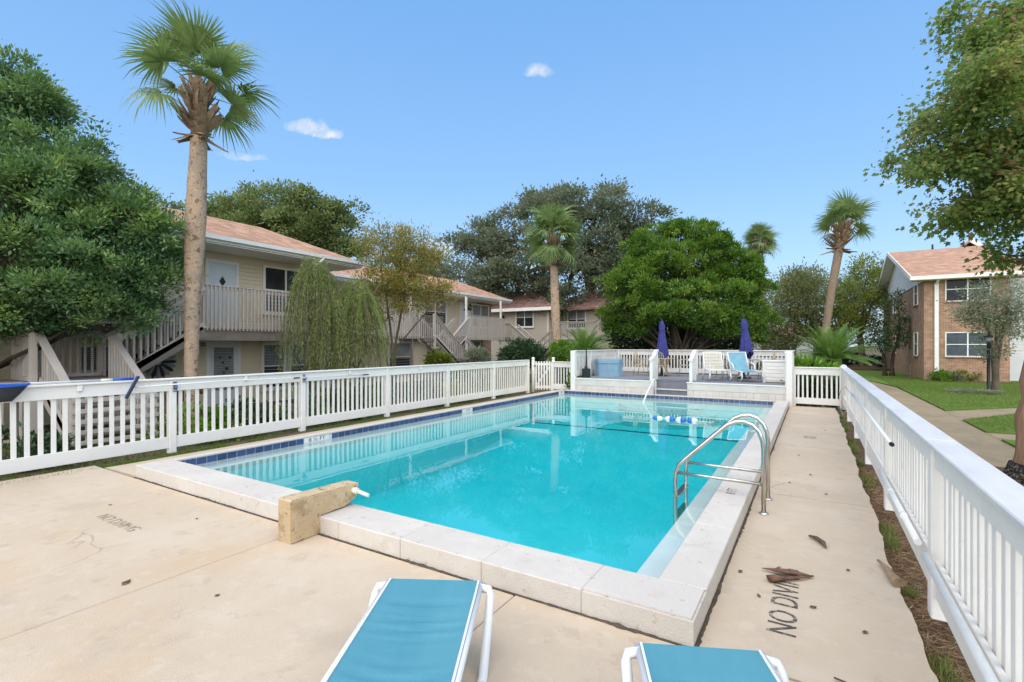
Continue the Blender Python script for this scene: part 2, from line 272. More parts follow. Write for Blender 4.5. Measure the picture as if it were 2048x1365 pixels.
# ------------------------------------------------------------------ building blocks
def props(o, label=None, cat=None, group=None, kind=None):
    if label: o['label'] = label
    if cat: o['category'] = cat
    if group: o['group'] = group
    if kind: o['kind'] = kind
    return o
def thing(name, label, cat, loc=(0, 0, 0), rz=0, group=None):
    o = bpy.data.objects.new(name, None); COL.objects.link(o); o.empty_display_size = .2
    o.location = loc; o.rotation_euler = (0, 0, rz)
    return props(o, label, cat, group)
def place(name, mesh, parent=None, loc=(0, 0, 0), rot=(0, 0, 0), scale=None):
    o = bpy.data.objects.new(name, mesh); COL.objects.link(o); o.parent = parent; o.location = loc
    o.rotation_euler = rot if not isinstance(rot, (int, float)) else (0, 0, rot)
    if scale is not None: o.scale = scale if not isinstance(scale, (int, float)) else (scale,)*3
    return o
class B:
    def __init__(s): s.v = []; s.f = []; s.sm = []
    def add(s, vs, fs, smooth=False):
        k = len(s.v); s.v += [tuple(p) for p in vs]; s.f += [tuple(i+k for i in f) for f in fs]; s.sm += [smooth]*len(fs); return s
    def box(s, x0, x1, y0, y1, z0, z1, ch=0, mat=None):
        if ch <= 0:
            vs = [(x, y, z) for z in (z0, z1) for y in (y0, y1) for x in (x0, x1)]
            fs = [(0, 2, 3, 1), (4, 5, 7, 6), (0, 1, 5, 4), (2, 6, 7, 3), (0, 4, 6, 2), (1, 3, 7, 5)]
        else:
            c = min(ch, (x1-x0)*.45, (y1-y0)*.45, (z1-z0)*.45); vs = []; ix = {}
            for sx in (0, 1):
                for sy in (0, 1):
                    for sz in (0, 1):
                        X, Y, Z = (x0, x1)[sx], (y0, y1)[sy], (z0, z1)[sz]; dx, dy, dz = (c, -c)[sx], (c, -c)[sy], (c, -c)[sz]
                        for a, p in enumerate(((X, Y+dy, Z+dz), (X+dx, Y, Z+dz), (X+dx, Y+dy, Z))):
                            ix[sx, sy, sz, a] = len(vs); vs.append(p)
            I = lambda *k: ix[k]; fs = []
            for q in (0, 1):
                f0 = [I(q, 0, 0, 0), I(q, 1, 0, 0), I(q, 1, 1, 0), I(q, 0, 1, 0)]; fs.append(f0 if q else f0[::-1])
                f1 = [I(0, q, 0, 1), I(0, q, 1, 1), I(1, q, 1, 1), I(1, q, 0, 1)]; fs.append(f1 if q else f1[::-1])
                f2 = [I(0, 0, q, 2), I(1, 0, q, 2), I(1, 1, q, 2), I(0, 1, q, 2)]; fs.append(f2 if q else f2[::-1])
            for a in (0, 1):
                for b in (0, 1):
                    s1 = 1 if (a ^ b) else -1
                    fa = [I(a, b, 0, 0), I(a, b, 1, 0), I(a, b, 1, 1), I(a, b, 0, 1)]; fs.append(fa if s1 > 0 else fa[::-1])
                    fb = [I(a, 0, b, 0), I(a, 0, b, 2), I(a, 1, b, 2), I(a, 1, b, 0)]; fs.append(fb if s1 > 0 else fb[::-1])
                    fc = [I(0, a, b, 1), I(1, a, b, 1), I(1, a, b, 2), I(0, a, b, 2)]; fs.append(fc if s1 > 0 else fc[::-1])
                    for c_ in (0, 1):
                        ft = [I(a, b, c_, 0), I(a, b, c_, 1), I(a, b, c_, 2)]; fs.append(ft if (a+b+c_) % 2 else ft[::-1])
        if mat is not None: vs = [mat @ Vector(p) for p in vs]
        return s.add(vs, fs)
    def tube(s, pts, r, seg=8, cap=True, smooth=True):
        pts = [Vector(p) for p in pts]; n = len(pts); rs = r if isinstance(r, (list, tuple)) else [r]*n
        vs = []; prev = None
        for i, p in enumerate(pts):
            t = (pts[min(i+1, n-1)] - pts[max(i-1, 0)]).normalized()
            if prev is None:
                a = Vector((0, 0, 1)) if abs(t.z) < .9 else Vector((1, 0, 0)); u = t.cross(a).normalized()
            else:
                u = (prev - t*prev.dot(t))
                u = u.normalized() if u.length > 1e-6 else t.orthogonal().normalized()
            prev = u; w = t.cross(u)
            vs += [p + (u*math.cos(2*math.pi*j/seg) + w*math.sin(2*math.pi*j/seg))*rs[i] for j in range(seg)]
        fs = [(i*seg+j, i*seg+(j+1) % seg, (i+1)*seg+(j+1) % seg, (i+1)*seg+j) for i in range(n-1) for j in range(seg)]
        s.add(vs, fs, smooth)
        if cap: s.add([], []); k = len(s.v)-len(vs); s.f += [tuple(k+j for j in range(seg))[::-1], tuple(k+(n-1)*seg+j for j in range(seg))]; s.sm += [False, False]
        return s
    def lathe(s, prof, seg=16, c=(0, 0, 0), smooth=True):
        vs = [(c[0]+r*math.cos(2*math.pi*j/seg), c[1]+r*math.sin(2*math.pi*j/seg), c[2]+z) for r, z in prof for j in range(seg)]; n = len(prof)
        fs = [(i*seg+j, i*seg+(j+1) % seg, (i+1)*seg+(j+1) % seg, (i+1)*seg+j) for i in range(n-1) for j in range(seg)]
        fs += [tuple(range(seg))[::-1], tuple((n-1)*seg+j for j in range(seg))]
        return s.add(vs, fs, smooth)
    def prism(s, poly, axis, a, b):
        def P(u, v, w): return (w, u, v) if axis == 'x' else (u, w, v) if axis == 'y' else (u, v, w)
        n = len(poly); vs = [P(u, v, a) for u, v in poly] + [P(u, v, b) for u, v in poly]
        fs = [tuple(range(n))[::-1], tuple(range(n, 2*n))] + [(i, (i+1) % n, n+(i+1) % n, n+i) for i in range(n)]
        return s.add(vs, fs)
    def bar(s, p, q, w, h, ch=0):
        p, q = Vector(p), Vector(q); d = q-p; L = d.length
        z = d.normalized(); x = z.cross(Vector((0, 0, 1)))
        x = x.normalized() if x.length > 1e-5 else Vector((1, 0, 0)); y = x.cross(z)
        m = Matrix(((x.x, z.x, y.x, p.x), (x.y, z.y, y.y, p.y), (x.z, z.z, y.z, p.z), (0, 0, 0, 1)))
        return s.box(-w/2, w/2, 0, L, -h/2, h/2, ch, m)
    def mesh(s, name, mat, fix=True):
        me = bpy.data.meshes.new(name); me.from_pydata(s.v, [], s.f); me.polygons.foreach_set('use_smooth', s.sm); me.materials.append(M[mat])
        if fix:
            import bmesh
            bm = bmesh.new(); bm.from_mesh(me); bmesh.ops.recalc_face_normals(bm, faces=bm.faces); bm.to_mesh(me); bm.free()
        me.update(); return me
    def obj(s, name, mat, parent=None, loc=(0, 0, 0), rot=(0, 0, 0)):
        return place(name, s.mesh(name, mat), parent, loc, rot)
_bc = {}
def boxm(mat, sx, sy, sz, ch=.004):       # a shared box mesh, centred in x and y, standing on z = 0
    k = (mat, round(sx, 4), round(sy, 4), round(sz, 4), ch)
    if k not in _bc: _bc[k] = B().box(-sx/2, sx/2, -sy/2, sy/2, 0, sz, ch).mesh('piece', mat)
    return _bc[k]
def piece(name, mat, parent, x0, x1, y0, y1, z0, z1, ch=.004):
    return place(name, boxm(mat, x1-x0, y1-y0, z1-z0, ch), parent, ((x0+x1)/2, (y0+y1)/2, z0))
def struct(name, b, mat, parent=None): o = b.obj(name, mat, parent); o['kind'] = 'structure'; return o
def text(s, size, mat, parent, loc, rot, name='lettering', xs=1.0, depth=.0008):
    cu = bpy.data.curves.new(name, 'FONT'); cu.body = s; cu.size = size; cu.extrude = depth; cu.align_x = 'CENTER'; cu.align_y = 'CENTER'; cu.resolution_u = 4
    t = bpy.data.objects.new('tmp', cu); COL.objects.link(t); bpy.context.view_layer.update()
    me = bpy.data.meshes.new_from_object(t.evaluated_get(bpy.context.evaluated_depsgraph_get())); bpy.data.objects.remove(t)
    me.materials.clear(); me.materials.append(M[mat])
    return place(name, me, parent, loc, rot, (xs, 1, 1))
def S(x): x = max(0, min(1, x)); return x*x*(3-2*x)

# ================================================================== ground
HX0, HX1, HY0, HY1 = -8.06, -.70, 3.22, 17.05
g = B()
xs = [-500, HX0, HX1, 500]; ys = [-300, HY0, HY1, 700]
for i in range(3):
    for j in range(3):
        if i == 1 and j == 1: continue
        g.add([(xs[i], ys[j], -.17), (xs[i+1], ys[j], -.17), (xs[i+1], ys[j+1], -.17), (xs[i], ys[j+1], -.17)], [(0, 1, 2, 3)])
struct('ground', g, 'dirt')

# ------------------------------------------------------------------ concrete pool deck, slab by slab
deck = B().box(-9.45, .50, -4, 3.13, -.16, -.10).obj('pool_deck', 'joint_dirt'); props(deck, kind='structure', label='cream concrete deck around the pool')
def slab(x0, x1, y0, y1, zf=None, nx=1, ny=1, wob=0):
    if zf is None and not wob: return piece('slab', 'concrete', deck, x0, x1, y0, y1, -.13, 0, .006)
    b = B(); vs = []
    for j in range(ny+1):
        for i in range(nx+1):
            x = x0+(x1-x0)*i/nx; y = y0+(y1-y0)*j/ny
            if wob and i == nx: x += wob*(math.sin(y*2.1)+.5*math.sin(y*7.7+1)+rnd.uniform(-.5, .5))*.5
            vs.append((x, y, zf(x, y) if zf else 0))
    k = len(vs); vs += [(x, y, -.15) for x, y, z in vs]; w = nx+1; fs = []
    for j in range(ny):
        for i in range(nx): a = j*w+i; fs.append((a, a+1, a+w+1, a+w))
    rim = [i for i in range(w)] + [j*w+nx for j in range(1, ny+1)] + [ny*w+i for i in range(nx-1, -1, -1)] + [j*w for j in range(ny-1, 0, -1)]
    for a, c in zip(rim, rim[1:]+rim[:1]): fs.append((a, c, k+c, k+a)[::-1])
    return b.add(vs, fs).obj('slab', 'concrete', deck)
jx = [-9.42, -6.775, -4.36, -1.88, .56]
for i in range(4):
    if i == 3: slab(jx[i]+.006, jx[i+1], -4, 3.122, None, 1, 90, .03)
    else: slab(jx[i]+.006, jx[i+1]-.006, -4, 3.122)
jy = [3.14, 6.93, 10.4, 13.9, 17.3]
for j in range(4): slab(-.604, .57, jy[j]+.006, jy[j+1]-.006, None, 1, 60, .03)
zl = lambda x, y: (.15*max(0, min(1, (x+9.15)/1.03)))*S((y-2.9)/1.1) - .03*S((-9.0-x)/.4)
ly = [3.15, 6.8, 10.4, 14.0, 17.4]
for j in range(4): slab(-9.15, -8.125, ly[j]+.005, ly[j+1]-.005, zl, 6, 10)
def filler(p0, p1, nrm, n):
    p0, p1, nrm = Vector(p0), Vector(p1), Vector(nrm); vs = []; fs = []
    for i in range(n+1):
        q = p0.lerp(p1, i/n)+Vector((rnd.uniform(-.004, .004), rnd.uniform(-.004, .004), 0)); m_ = .35+.65*max(0, math.sin(i*.11)+.6*math.sin(i*.31+1)+.3); w_ = max(.001, rnd.gauss(.009, .005)*m_); h_ = max(.0005, rnd.gauss(.007, .004)*m_)
        vs += [q+nrm*w_, q+Vector((0, 0, h_)), q-nrm*.02+Vector((0, 0, h_*.5)), q-Vector((0, 0, .05))]
    for i in range(n):
        for k in range(3): a = 4*i+k; fs.append((a, a+4, a+5, a+1))
    B().add(vs, fs).obj('joint_filler', 'joint_dirt', deck)
filler((-8.1, 3.128, .001), (-.6, 3.128, .001), (0, -1, 0), 260); filler((-.606, 3.13, .001), (-.606, 17.0, .001), (1, 0, 0), 380)
t1 = text('NO DIVING', .245, 'paint_black', deck, (-.165, 4.13, .0026), (0, 0, R(90)), xs=.86); t1['label'] = 'worn black NO DIVING lettering on the right walkway'
t2 = text('NO DIVING', .17, 'paint_faded', deck, (-6.18, 2.24, .0026), (0, 0, R(0)), xs=.92); t2['label'] = 'faded NO DIVING lettering on the left deck'
tp = B().box(.0, .22, .0, .26, .0, .0026).obj('deck_patch', 'paint_faded', deck, (-.16, 11.4, .0006)); tp['label'] = 'faded square stencil mark on the walkway'

# ------------------------------------------------------------------ swimming pool
pool = thing('swimming_pool', 'rectangular in-ground pool with raised white coping and blue waterline tiles', 'pool', (0, 0, 0))
IX0, IX1, IY0, IY1 = -8.0, -.95, 3.58, 16.85
LX0, LX1, LY0, LY1 = -7.74, -1.235, 3.87, 16.6
ZW = .035
# structural wall behind stones and tiles
w = B()
w.box(-8.10, IX0, 3.2, 17.0, -.14, .128); w.box(IX1, -.66, 3.2, 17.0, -.14, .12); w.box(IX0, IX1, 3.2, IY0, -.14, .12); w.box(IX0, IX1, IY1, 17.0, -.14, .128)
w.obj('pool_wall', 'grout', pool)
lg = B()
for x0, x1, y0, y1 in ((IX0, LX0+.004, IY0, IY1), (LX1-.004, IX1, IY0, IY1), (LX0+.004, LX1-.004, IY0, LY0+.004), (LX0+.004, LX1-.004, LY1-.004, IY1)):
    lg.box(x0, x1, y0, y1, -.10, -.025)
lg.obj('ledge', 'ledge_plaster', pool)
def fz(y): return -1.25 + .60*S((y-9.5)/4.3)
ny = 24; b = B(); vs = []
yy = [LY0+(LY1-LY0)*i/ny for i in range(ny+1)]
for y in yy: vs += [(LX0, y, -.03), (LX0, y, fz(y)), (LX1, y, fz(y)), (LX1, y, -.03)]
fs = []
for i in range(ny):
    a = 4*i; fs += [(a, a+4, a+5, a+1), (a+1, a+5, a+6, a+2), (a+2, a+6, a+7, a+3)]
fs += [(0, 1, 2, 3), (4*ny+3, 4*ny+2, 4*ny+1, 4*ny)]
b.add(vs, fs); b.obj('basin', 'plaster', pool)
ys_ = 13.95
st = B()
st.box(LX0+.02, LX1-.02, ys_-.05, ys_+.05, fz(ys_)-.02, fz(ys_)+.012); st.box(LX0-.01, LX0+.006, ys_-.05, ys_+.05, fz(ys_), -.035); st.box(LX1-.006, LX1+.01, ys_-.05, ys_+.05, fz(ys_), -.035)
st.obj('depth_stripe', 'stripe', pool)
# curved entry steps in the shallow end
for k, (hw, dp, z) in enumerate(((1.75, 1.9, -.34), (1.35, 1.35, -.16))):
    poly = [(-4.35+hw*math.cos(a), LY1-dp*math.sin(a)) for a in [math.pi*i/24 for i in range(25)]]
    sp = B().prism(poly, 'z', -.9, z).obj('entry_step', 'ledge_plaster', pool)
    tm = boxm('tile_blue', .10, .05, .02, .003)
    for i in range(2, 23):
        a = math.pi*i/24; place('step_tile', tm, sp, (-4.35+(hw-.04)*math.cos(a), LY1-(dp-.04)*math.sin(a), z-.012), (0, 0, math.atan2(-(dp)*math.cos(a), -hw*math.sin(a))))
# waterline tiles
tl = boxm('tile_blue', .010, .1465, .096, .002); tf = boxm('tile_blue', .1465, .010, .096, .002)
marks = [(5.78, 6.27), (10.63, 10.98), (16.44, 16.83)]
y = IY0+.005
while y < IY1-.1:
    if not any(a-.1 < y+.08 < b_+.06 for a, b_ in marks): place('tile', tl, pool, (IX0+.001, y+.077, .031))
    y += .1545
for a, b_ in marks: piece('marker_tile', 'tile_white', pool, IX0-.006, IX0+.009, a-.03, b_+.03, .03, .128, .002)
x = IX0+.02
while x < IX1-.14: place('tile', tf, pool, (x+.077, IY1-.001, .031)); x += .1545
text('8 ½ FT', .098, 'text_black', pool, (IX0+.0105, 6.03, .078), (R(90), 0, R(90)), xs=1.25)
text('5 FT', .095, 'text_black', pool, (IX0+.0105, 10.81, .078), (R(90), 0, R(90)), xs=1.0)
text('3 FT', .09, 'text_black', pool, (IX0+.0105, 16.64, .078), (R(90), 0, R(90)), xs=1.0)
# coping stones
def stone(x0, x1, y0, y1, z0=-.10, z1=.17, ch=.007):
    o = piece('coping_stone', 'coping', pool, x0, x1, y0, y1, z0, z1, ch); o.rotation_euler = (rnd.uniform(-.002, .002), rnd.uniform(-.002, .002), 0); return o
cx = [-8.10, -7.35, -6.62, -5.92, -5.22, -4.52, -3.86, -3.06, -2.20, -1.36]
for a, c in zip(cx, cx[1:]): stone(a+.0012, c-.0012, 3.145, 3.585)
corner = B()
corner.prism([(-1.358, 3.145), (-.622, 3.145), (-.622, 3.585), (-.95, 3.585), (-1.358, 3.585)], 'z', -.10, .155)
corner.prism([(-1.358, 3.16), (-.637, 3.16), (-.637, 3.585), (-.95, 3.58), (-1.358, 3.575)], 'z', .155, .17)
corner.obj('coping_stone', 'coping', pool)
cy = [3.587, 4.9, 6.55, 8.1, 9.8, 11.5, 13.2, 15.0, 17.0]
for a, c in zip(cy, cy[1:]): stone(-.952, -.622, a+.002, c-.002)
for k in range(11): stone(-8.115, -7.985, 3.587+k*1.2+.002, min(3.587+(k+1)*1.2, 16.99)-.002, .13, .163, .008)
for k in range(9): stone(-7.985+k*.79, -7.985+(k+1)*.79-.003 if k < 8 else -.955, 16.835, 17.02, .13, .163, .008)
text('8 FT', .15, 'paint_black', pool, (-.79, 6.15, .1708), (0, 0, R(90)), xs=.9)
wt = B().box(-8.04, -.90, 3.53, 16.9, -2.0, ZW).obj('pool_water', 'water'); props(wt, kind='structure', label='calm turquoise pool water')
# shader: no reversed refraction under the surface
t = M['water'].node_tree; gm = t.nodes.new('ShaderNodeNewGeometry'); mr = t.nodes.new('ShaderNodeMapRange'); mr.inputs[3].default_value = 1.34; mr.inputs[4].default_value = 1/1.34
t.links.new(gm.outputs['Backfacing'], mr.inputs[0]); t.links.new(mr.outputs[0], [n for n in t.nodes if n.type == 'FRESNEL'][0].inputs['IOR'])

# ================================================================== fences
def fence(name, label, p0, p1, z0, posts, npick, side, top=1.30, rail_h=.19, cap_w=.14, mats=None, old_from=None, cap_mat='white_paint', post_w=.115, brackets=True, capped=True, rb=(.10, .20), pick=(.058, .03), post_h=None):
    d = Vector((p1[0]-p0[0], p1[1]-p0[1], 0)); L = d.length; rz = math.atan2(d.y, d.x)
    f = thing(name, label, 'fence', (p0[0], p0[1], z0), rz)
    s = side; m0 = 'white_paint'
    for k, t_ in enumerate(posts):
        ph = post_h if post_h else top-.03
        piece('post', m0 if old_from is None or t_ < old_from else 'white_fence_old', f, t_-post_w/2, t_+post_w/2, *sorted((s*.055, s*(.055-post_w))), 0, ph, .008)
    for a, c in zip(posts, posts[1:]):
        m = m0 if old_from is None or c <= old_from else 'white_fence_old'
        xa, xb = a+post_w/2+.001, c-post_w/2-.001
        piece('top_rail', m, f, xa, xb, *sorted((s*.035, s*.0)), top-.035-rail_h, top-.032, .004)
        piece('bottom_rail', m, f, xa, xb, *sorted((s*.035, s*.0)), rb[0], rb[0]+rb[1], .004)
        n = npick if isinstance(npick, int) else max(1, round((c-a)/npick)-1)
        for i in range(n):
            u = a + (c-a)*(i+1)/(n+1) + rnd.uniform(-.004, .004)
            pk = piece('picket', m, f, u-pick[0]/2, u+pick[0]/2, *sorted((s*-.004, s*(-.004-pick[1]))), rb[0]+.02, top-.06, .003); pk.rotation_euler = (rnd.uniform(-.002, .002), rnd.gauss(0, .004), rnd.gauss(0, .03))
        if brackets:
            u = (a+c)/2; piece('bracket', m, f, u-.035, u+.035, *sorted((s*.035, s*.075)), top-.13, top-.032, .01)
        if capped: piece('cap_rail', cap_mat, f, a+.001, c-.001, *sorted((s*.085, s*(.085-cap_w))), top-.03, top, .006)
    return f
fy = [-3.5, -.9, 1.70, 4.28, 6.87, 9.41, 11.92, 14.5, 16.95]
lf = fence('picket_fence', 'long white picket fence with flat cap between the left pool edge and the tan apartments', (-9.62, -3.5), (-9.62, 17.0), -.05, [y+3.5 for y in fy], 17, -1, top=1.32, old_from=17.6)
ry = [-3.1, -.6, 1.9, 4.42, 7.02, 9.54, 12.05, 14.6, 17.3]
rf = fence('picket_fence', 'white picket fence with wide flat cap running along the right walkway beside the lawn', (.72, -3.1), (.78, 17.3), -.02, [y+3.1 for y in ry], 18, 1, top=1.22, rail_h=.15, cap_w=.178, cap_mat='cap_paint', post_w=.13, brackets=False, rb=(.16, .24))
rg = fence('picket_fence', 'short white picket panel closing the walkway beside the wooden deck', (-.52, 17.25), (.72, 17.25), .0, [.02, 1.24], 9, -1, top=1.19, rail_h=.20, brackets=False, rb=(.08, .19), pick=(.05, .03))
gp = B().lathe([(.075, 0), (.075, 1.20), (.085, 1.21), (.085, 1.24), (.06, 1.28), (.02, 1.30), (.001, 1.30)], 12).obj('gate_post', 'white_paint', None, (.76, 17.22, -.02)); props(gp, 'round topped white post at the far end of the right fence', 'post')
lp = fence('picket_fence', 'short white picket panel with leaves poking through between gate and wooden deck', (-8.82, 17.55), (-7.86, 17.55), .0, [.0, .98], 7, -1, top=1.20, rail_h=.19, brackets=False, rb=(.10, .22), pick=(.05, .03))
gt = thing('gate', 'narrow white picket gate at the far left pool corner', 'gate', (-9.50, 17.18, -.02), math.atan2(.40, .68))
for u in (0, .80):
    B().lathe([(.062, 0), (.062, 1.27), (.05, 1.285), (.05, 1.30), (.068, 1.32), (.06, 1.36), (.03, 1.385), (.001, 1.39)], 10).obj('post', 'white_fence_old' if u == 0 else 'white_paint', gt, (u, 0, 0))
for i in range(6): piece('picket', 'white_paint', gt, .085+i*.108, .145+i*.108, -.012, .012, .1, 1.22, .003)
piece('top_rail', 'white_paint', gt, .075, .725, .014, .045, 1.06, 1.15); piece('bottom_rail', 'white_paint', gt, .075, .725, .014, .045, .16, .25)
B().bar((.10, .055, .22), (.70, .055, 1.08), .02, .07).obj('diagonal_brace', 'white_paint', gt)
piece('latch', 'black_metal', gt, .03, .10, -.10, -.06, 1.02, 1.07)
# ------------------------------------------------------------------ wooden deck at the far end
DX0, DX1, DY0, DY1, DZ = -7.72, -.62, 17.10, 21.8, .61
dk = thing('wooden_deck', 'raised grey wooden deck with white railing at the far end of the pool', 'deck', (0, 0, 0))
nb = 42; SX0, SX1 = -4.70, -3.58
for i in range(nb):
    y0 = DY0+(DY1-DY0)*i/nb; y1 = DY0+(DY1-DY0)*(i+1)/nb-.008
    if y1 < 17.95:
        piece('deck_board', 'deck_grey', dk, DX0, SX0, y0, y1, DZ-.03, DZ, .003); piece('deck_board', 'deck_grey', dk, SX1, DX1, y0, y1, DZ-.03, DZ, .003)
    else: piece('deck_board', 'deck_grey', dk, DX0, DX1, y0, y1, DZ-.03, DZ, .003)
for xa, xb in ((DX0-.05, SX0), (SX1, DX1+.05)):
    piece('edge_board', 'white_paint', dk, xa-.02, xb+.02, DY0-.05, DY0-.002, DZ-.035, DZ+.004, .006)
    piece('fascia_board', 'skirt', dk, xa, xb, DY0-.028, DY0, DZ-.26, DZ-.036, .003)
    n = int((xb-xa)/.2); 
    for i in range(n):
        piece('skirt_board', 'skirt', dk, xa+(xb-xa)*i/n, xa+(xb-xa)*(i+1)/n-.004, DY0-.02, DY0, .0, DZ-.264, .002)
piece('side_skirt', 'skirt', dk, DX0-.05, DX0-.02, DY0, DY1, 0, DZ-.03); piece('side_skirt', 'skirt', dk, DX1+.02, DX1+.05, DY0, DY1, -.1, DZ-.03)
piece('back_skirt', 'skirt', dk, DX0, DX1, DY1, DY1+.03, -.1, DZ-.03)
# recessed steps
for k, (y0, z) in enumerate(((17.12, .36),)):
    piece('step_tread', 'deck_grey', dk, SX0+.01, SX1-.01, y0, 17.55, z-.035, z, .003); piece('step_nosing', 'skirt', dk, SX0+.01, SX1-.01, y0-.03, y0-.002, z-.045, z-.005, .003)
    piece('step_riser', 'deck_grey', dk, SX0+.01, SX1-.01, y0+.03, y0+.05, .12, z-.036, .002)
piece('step_riser', 'deck_grey', dk, SX0+.01, SX1-.01, 17.56, 17.58, .3, DZ-.036, .002)
piece('step_side', 'skirt', dk, SX0-.03, SX0-.002, DY0+.01, 17.95, 0, DZ-.036); piece('step_side', 'skirt', dk, SX1+.002, SX1+.03, DY0+.01, 17.95, 0, DZ-.036)
piece('deck_board', 'deck_grey', dk, SX0, SX1, 17.58, 17.99, DZ-.03, DZ, .003)
def railing(p0, p1, nposts, label):
    d = Vector((p1[0]-p0[0], p1[1]-p0[1], 0)); L = d.length
    r = thing('deck_railing', label, 'railing', (p0[0], p0[1], DZ), math.atan2(d.y, d.x))
    P_ = [L*i/(nposts-1) for i in range(nposts)]
    for u in P_: piece('post', 'white_paint', r, u-.055, u+.055, -.055, .055, 0, 1.0, .006)
    for a, c in zip(P_, P_[1:]):
        piece('cap_rail', 'white_paint', r, a-.05, c-.052 if c < L else c+.05, -.08, .08, 1.001, 1.035, .005)
        piece('top_rail', 'white_paint', r, a+.056, c-.056, .0, .035, .80, .998); piece('bottom_rail', 'white_paint', r, a+.056, c-.056, .0, .035, .05, .25)
        n = round((c-a)/.135)-1
        for i in range(n): u = a+(c-a)*(i+1)/(n+1); piece('baluster', 'white_paint', r, u-.024, u+.024, -.03, -.003, .07, .92, .003)
    return r
railing((DX0+.02, DY0+.08), (DX0+.02, DY1-.1), 4, 'white deck railing behind the pale blue tub, at the left end of the deck')
railing((DX0+.15, DY1-.05), (DX1-.15, DY1-.05), 5, 'long white railing along the back of the wooden deck')
railing((DX1-.05, DY0+.08), (DX1-.05, DY1-.1), 4, 'white deck railing beside the storage box, at the right end of the deck')
piece('corner_post', 'white_paint', dk, DX0-.09, DX0+.09, DY0-.07, DY0+.02, -.02, 1.64, .006); piece('corner_post', 'white_paint', dk, DX1-.07, DX1+.09, DY0-.07, DY0+.02, -.02, 1.64, .006)
for x, sx, nm in ((SX0-.10, -1, 'left'), (SX1+.10, 1, 'right')):
    r = thing('step_railing', 'short white stepped handrail panel on the %s side of the deck steps' % nm, 'handrail', (x, 17.14, DZ-.0))
    piece('front_post', 'white_paint', r, -.05, .05, 0, .09, .002, .72, .008); piece('rear_post', 'white_paint', r, -.05, .05, .62, .72, .002, 1.0, .008)
    for i in range(4): piece('board', 'white_paint', r, -.02, .02, .10+i*.13, .215+i*.13, .06, .66+.07*i, .003)
    B().prism([(-.06, .70), (.06, .72), (.30, .80), (.62, 1.0), (.78, 1.03), (.78, 1.08), (.60, 1.06), (.28, .86), (.04, .78), (-.06, .76)], 'x', -.06, .06).obj('handrail', 'white_paint', r)

# ================================================================== buildings
def rebase(t_, base):
    base = Vector(base)
    t_.location = base
    for c_ in t_.children: c_.location = Vector(c_.location) - base
FX = R(90)      # a wall that faces +x; 0 faces -y; -90 faces -x
def siding(parent, name, mat, loc, rz, w_, z0, z1, step=.13, proud=.032):
    b = B(); n = int((z1-z0)/step); vs = []; fs = []
    for i in range(n):
        a = z0+i*step; k = len(vs)
        vs += [(0, -proud, a), (w_, -proud, a), (w_, -.002, a+step), (0, -.002, a+step)]; fs.append((k, k+1, k+2, k+3))
        if i: fs.append((k, k+1, k-2, k-1)[::-1])
    vs += [(0, 0, z0), (w_, 0, z0), (w_, 0, z1), (0, 0, z1)]; k = len(vs); fs.append((k-4, k-3, k-2, k-1))
    me = bpy.data.meshes.new(name); me.from_pydata(vs, [], fs); me.materials.append(M[mat]); me.update()
    return place(name, me, parent, loc, rz)
def window(parent, loc, rz, w_, h_, cols=2, upper='blinds', lower='window_glass', casing=.09, frame='trim_white', sill=True, brick_sill=False):
    f = B(); c = casing
    f.box(-c, 0, -.05, 0, -c, h_+c); f.box(w_, w_+c, -.05, 0, -c, h_+c); f.box(0, w_, -.05, 0, h_, h_+c); f.box(0, w_, -.05, 0, -c, 0)
    o = f.obj('window', frame, parent, loc, (0, 0, rz))
    cw = w_/cols
    for i in range(cols):
        if i: piece('mullion', frame, o, i*cw-.03, i*cw+.03, -.045, -.001, .001, h_-.001, .003)
        piece('sash_rail', frame, o, i*cw+(.032 if i else .001), (i+1)*cw-(.032 if i < cols-1 else .001), -.035, -.012, h_*.5-.02, h_*.5+.02, .002)
        x0, x1 = i*cw+.01, (i+1)*cw-.01
        piece('pane', upper, o, x0, x1, -.012, -.004, h_*.5, h_-.005, 0); piece('pane', lower, o, x0, x1, -.010, -.004, .005, h_*.5-.001, 0)
    if sill: piece('sill', 'brick' if brick_sill else frame, o, -c-.03, w_+c+.03, -.11, -.051, -c-.05, -c+.01, .004)
    return o
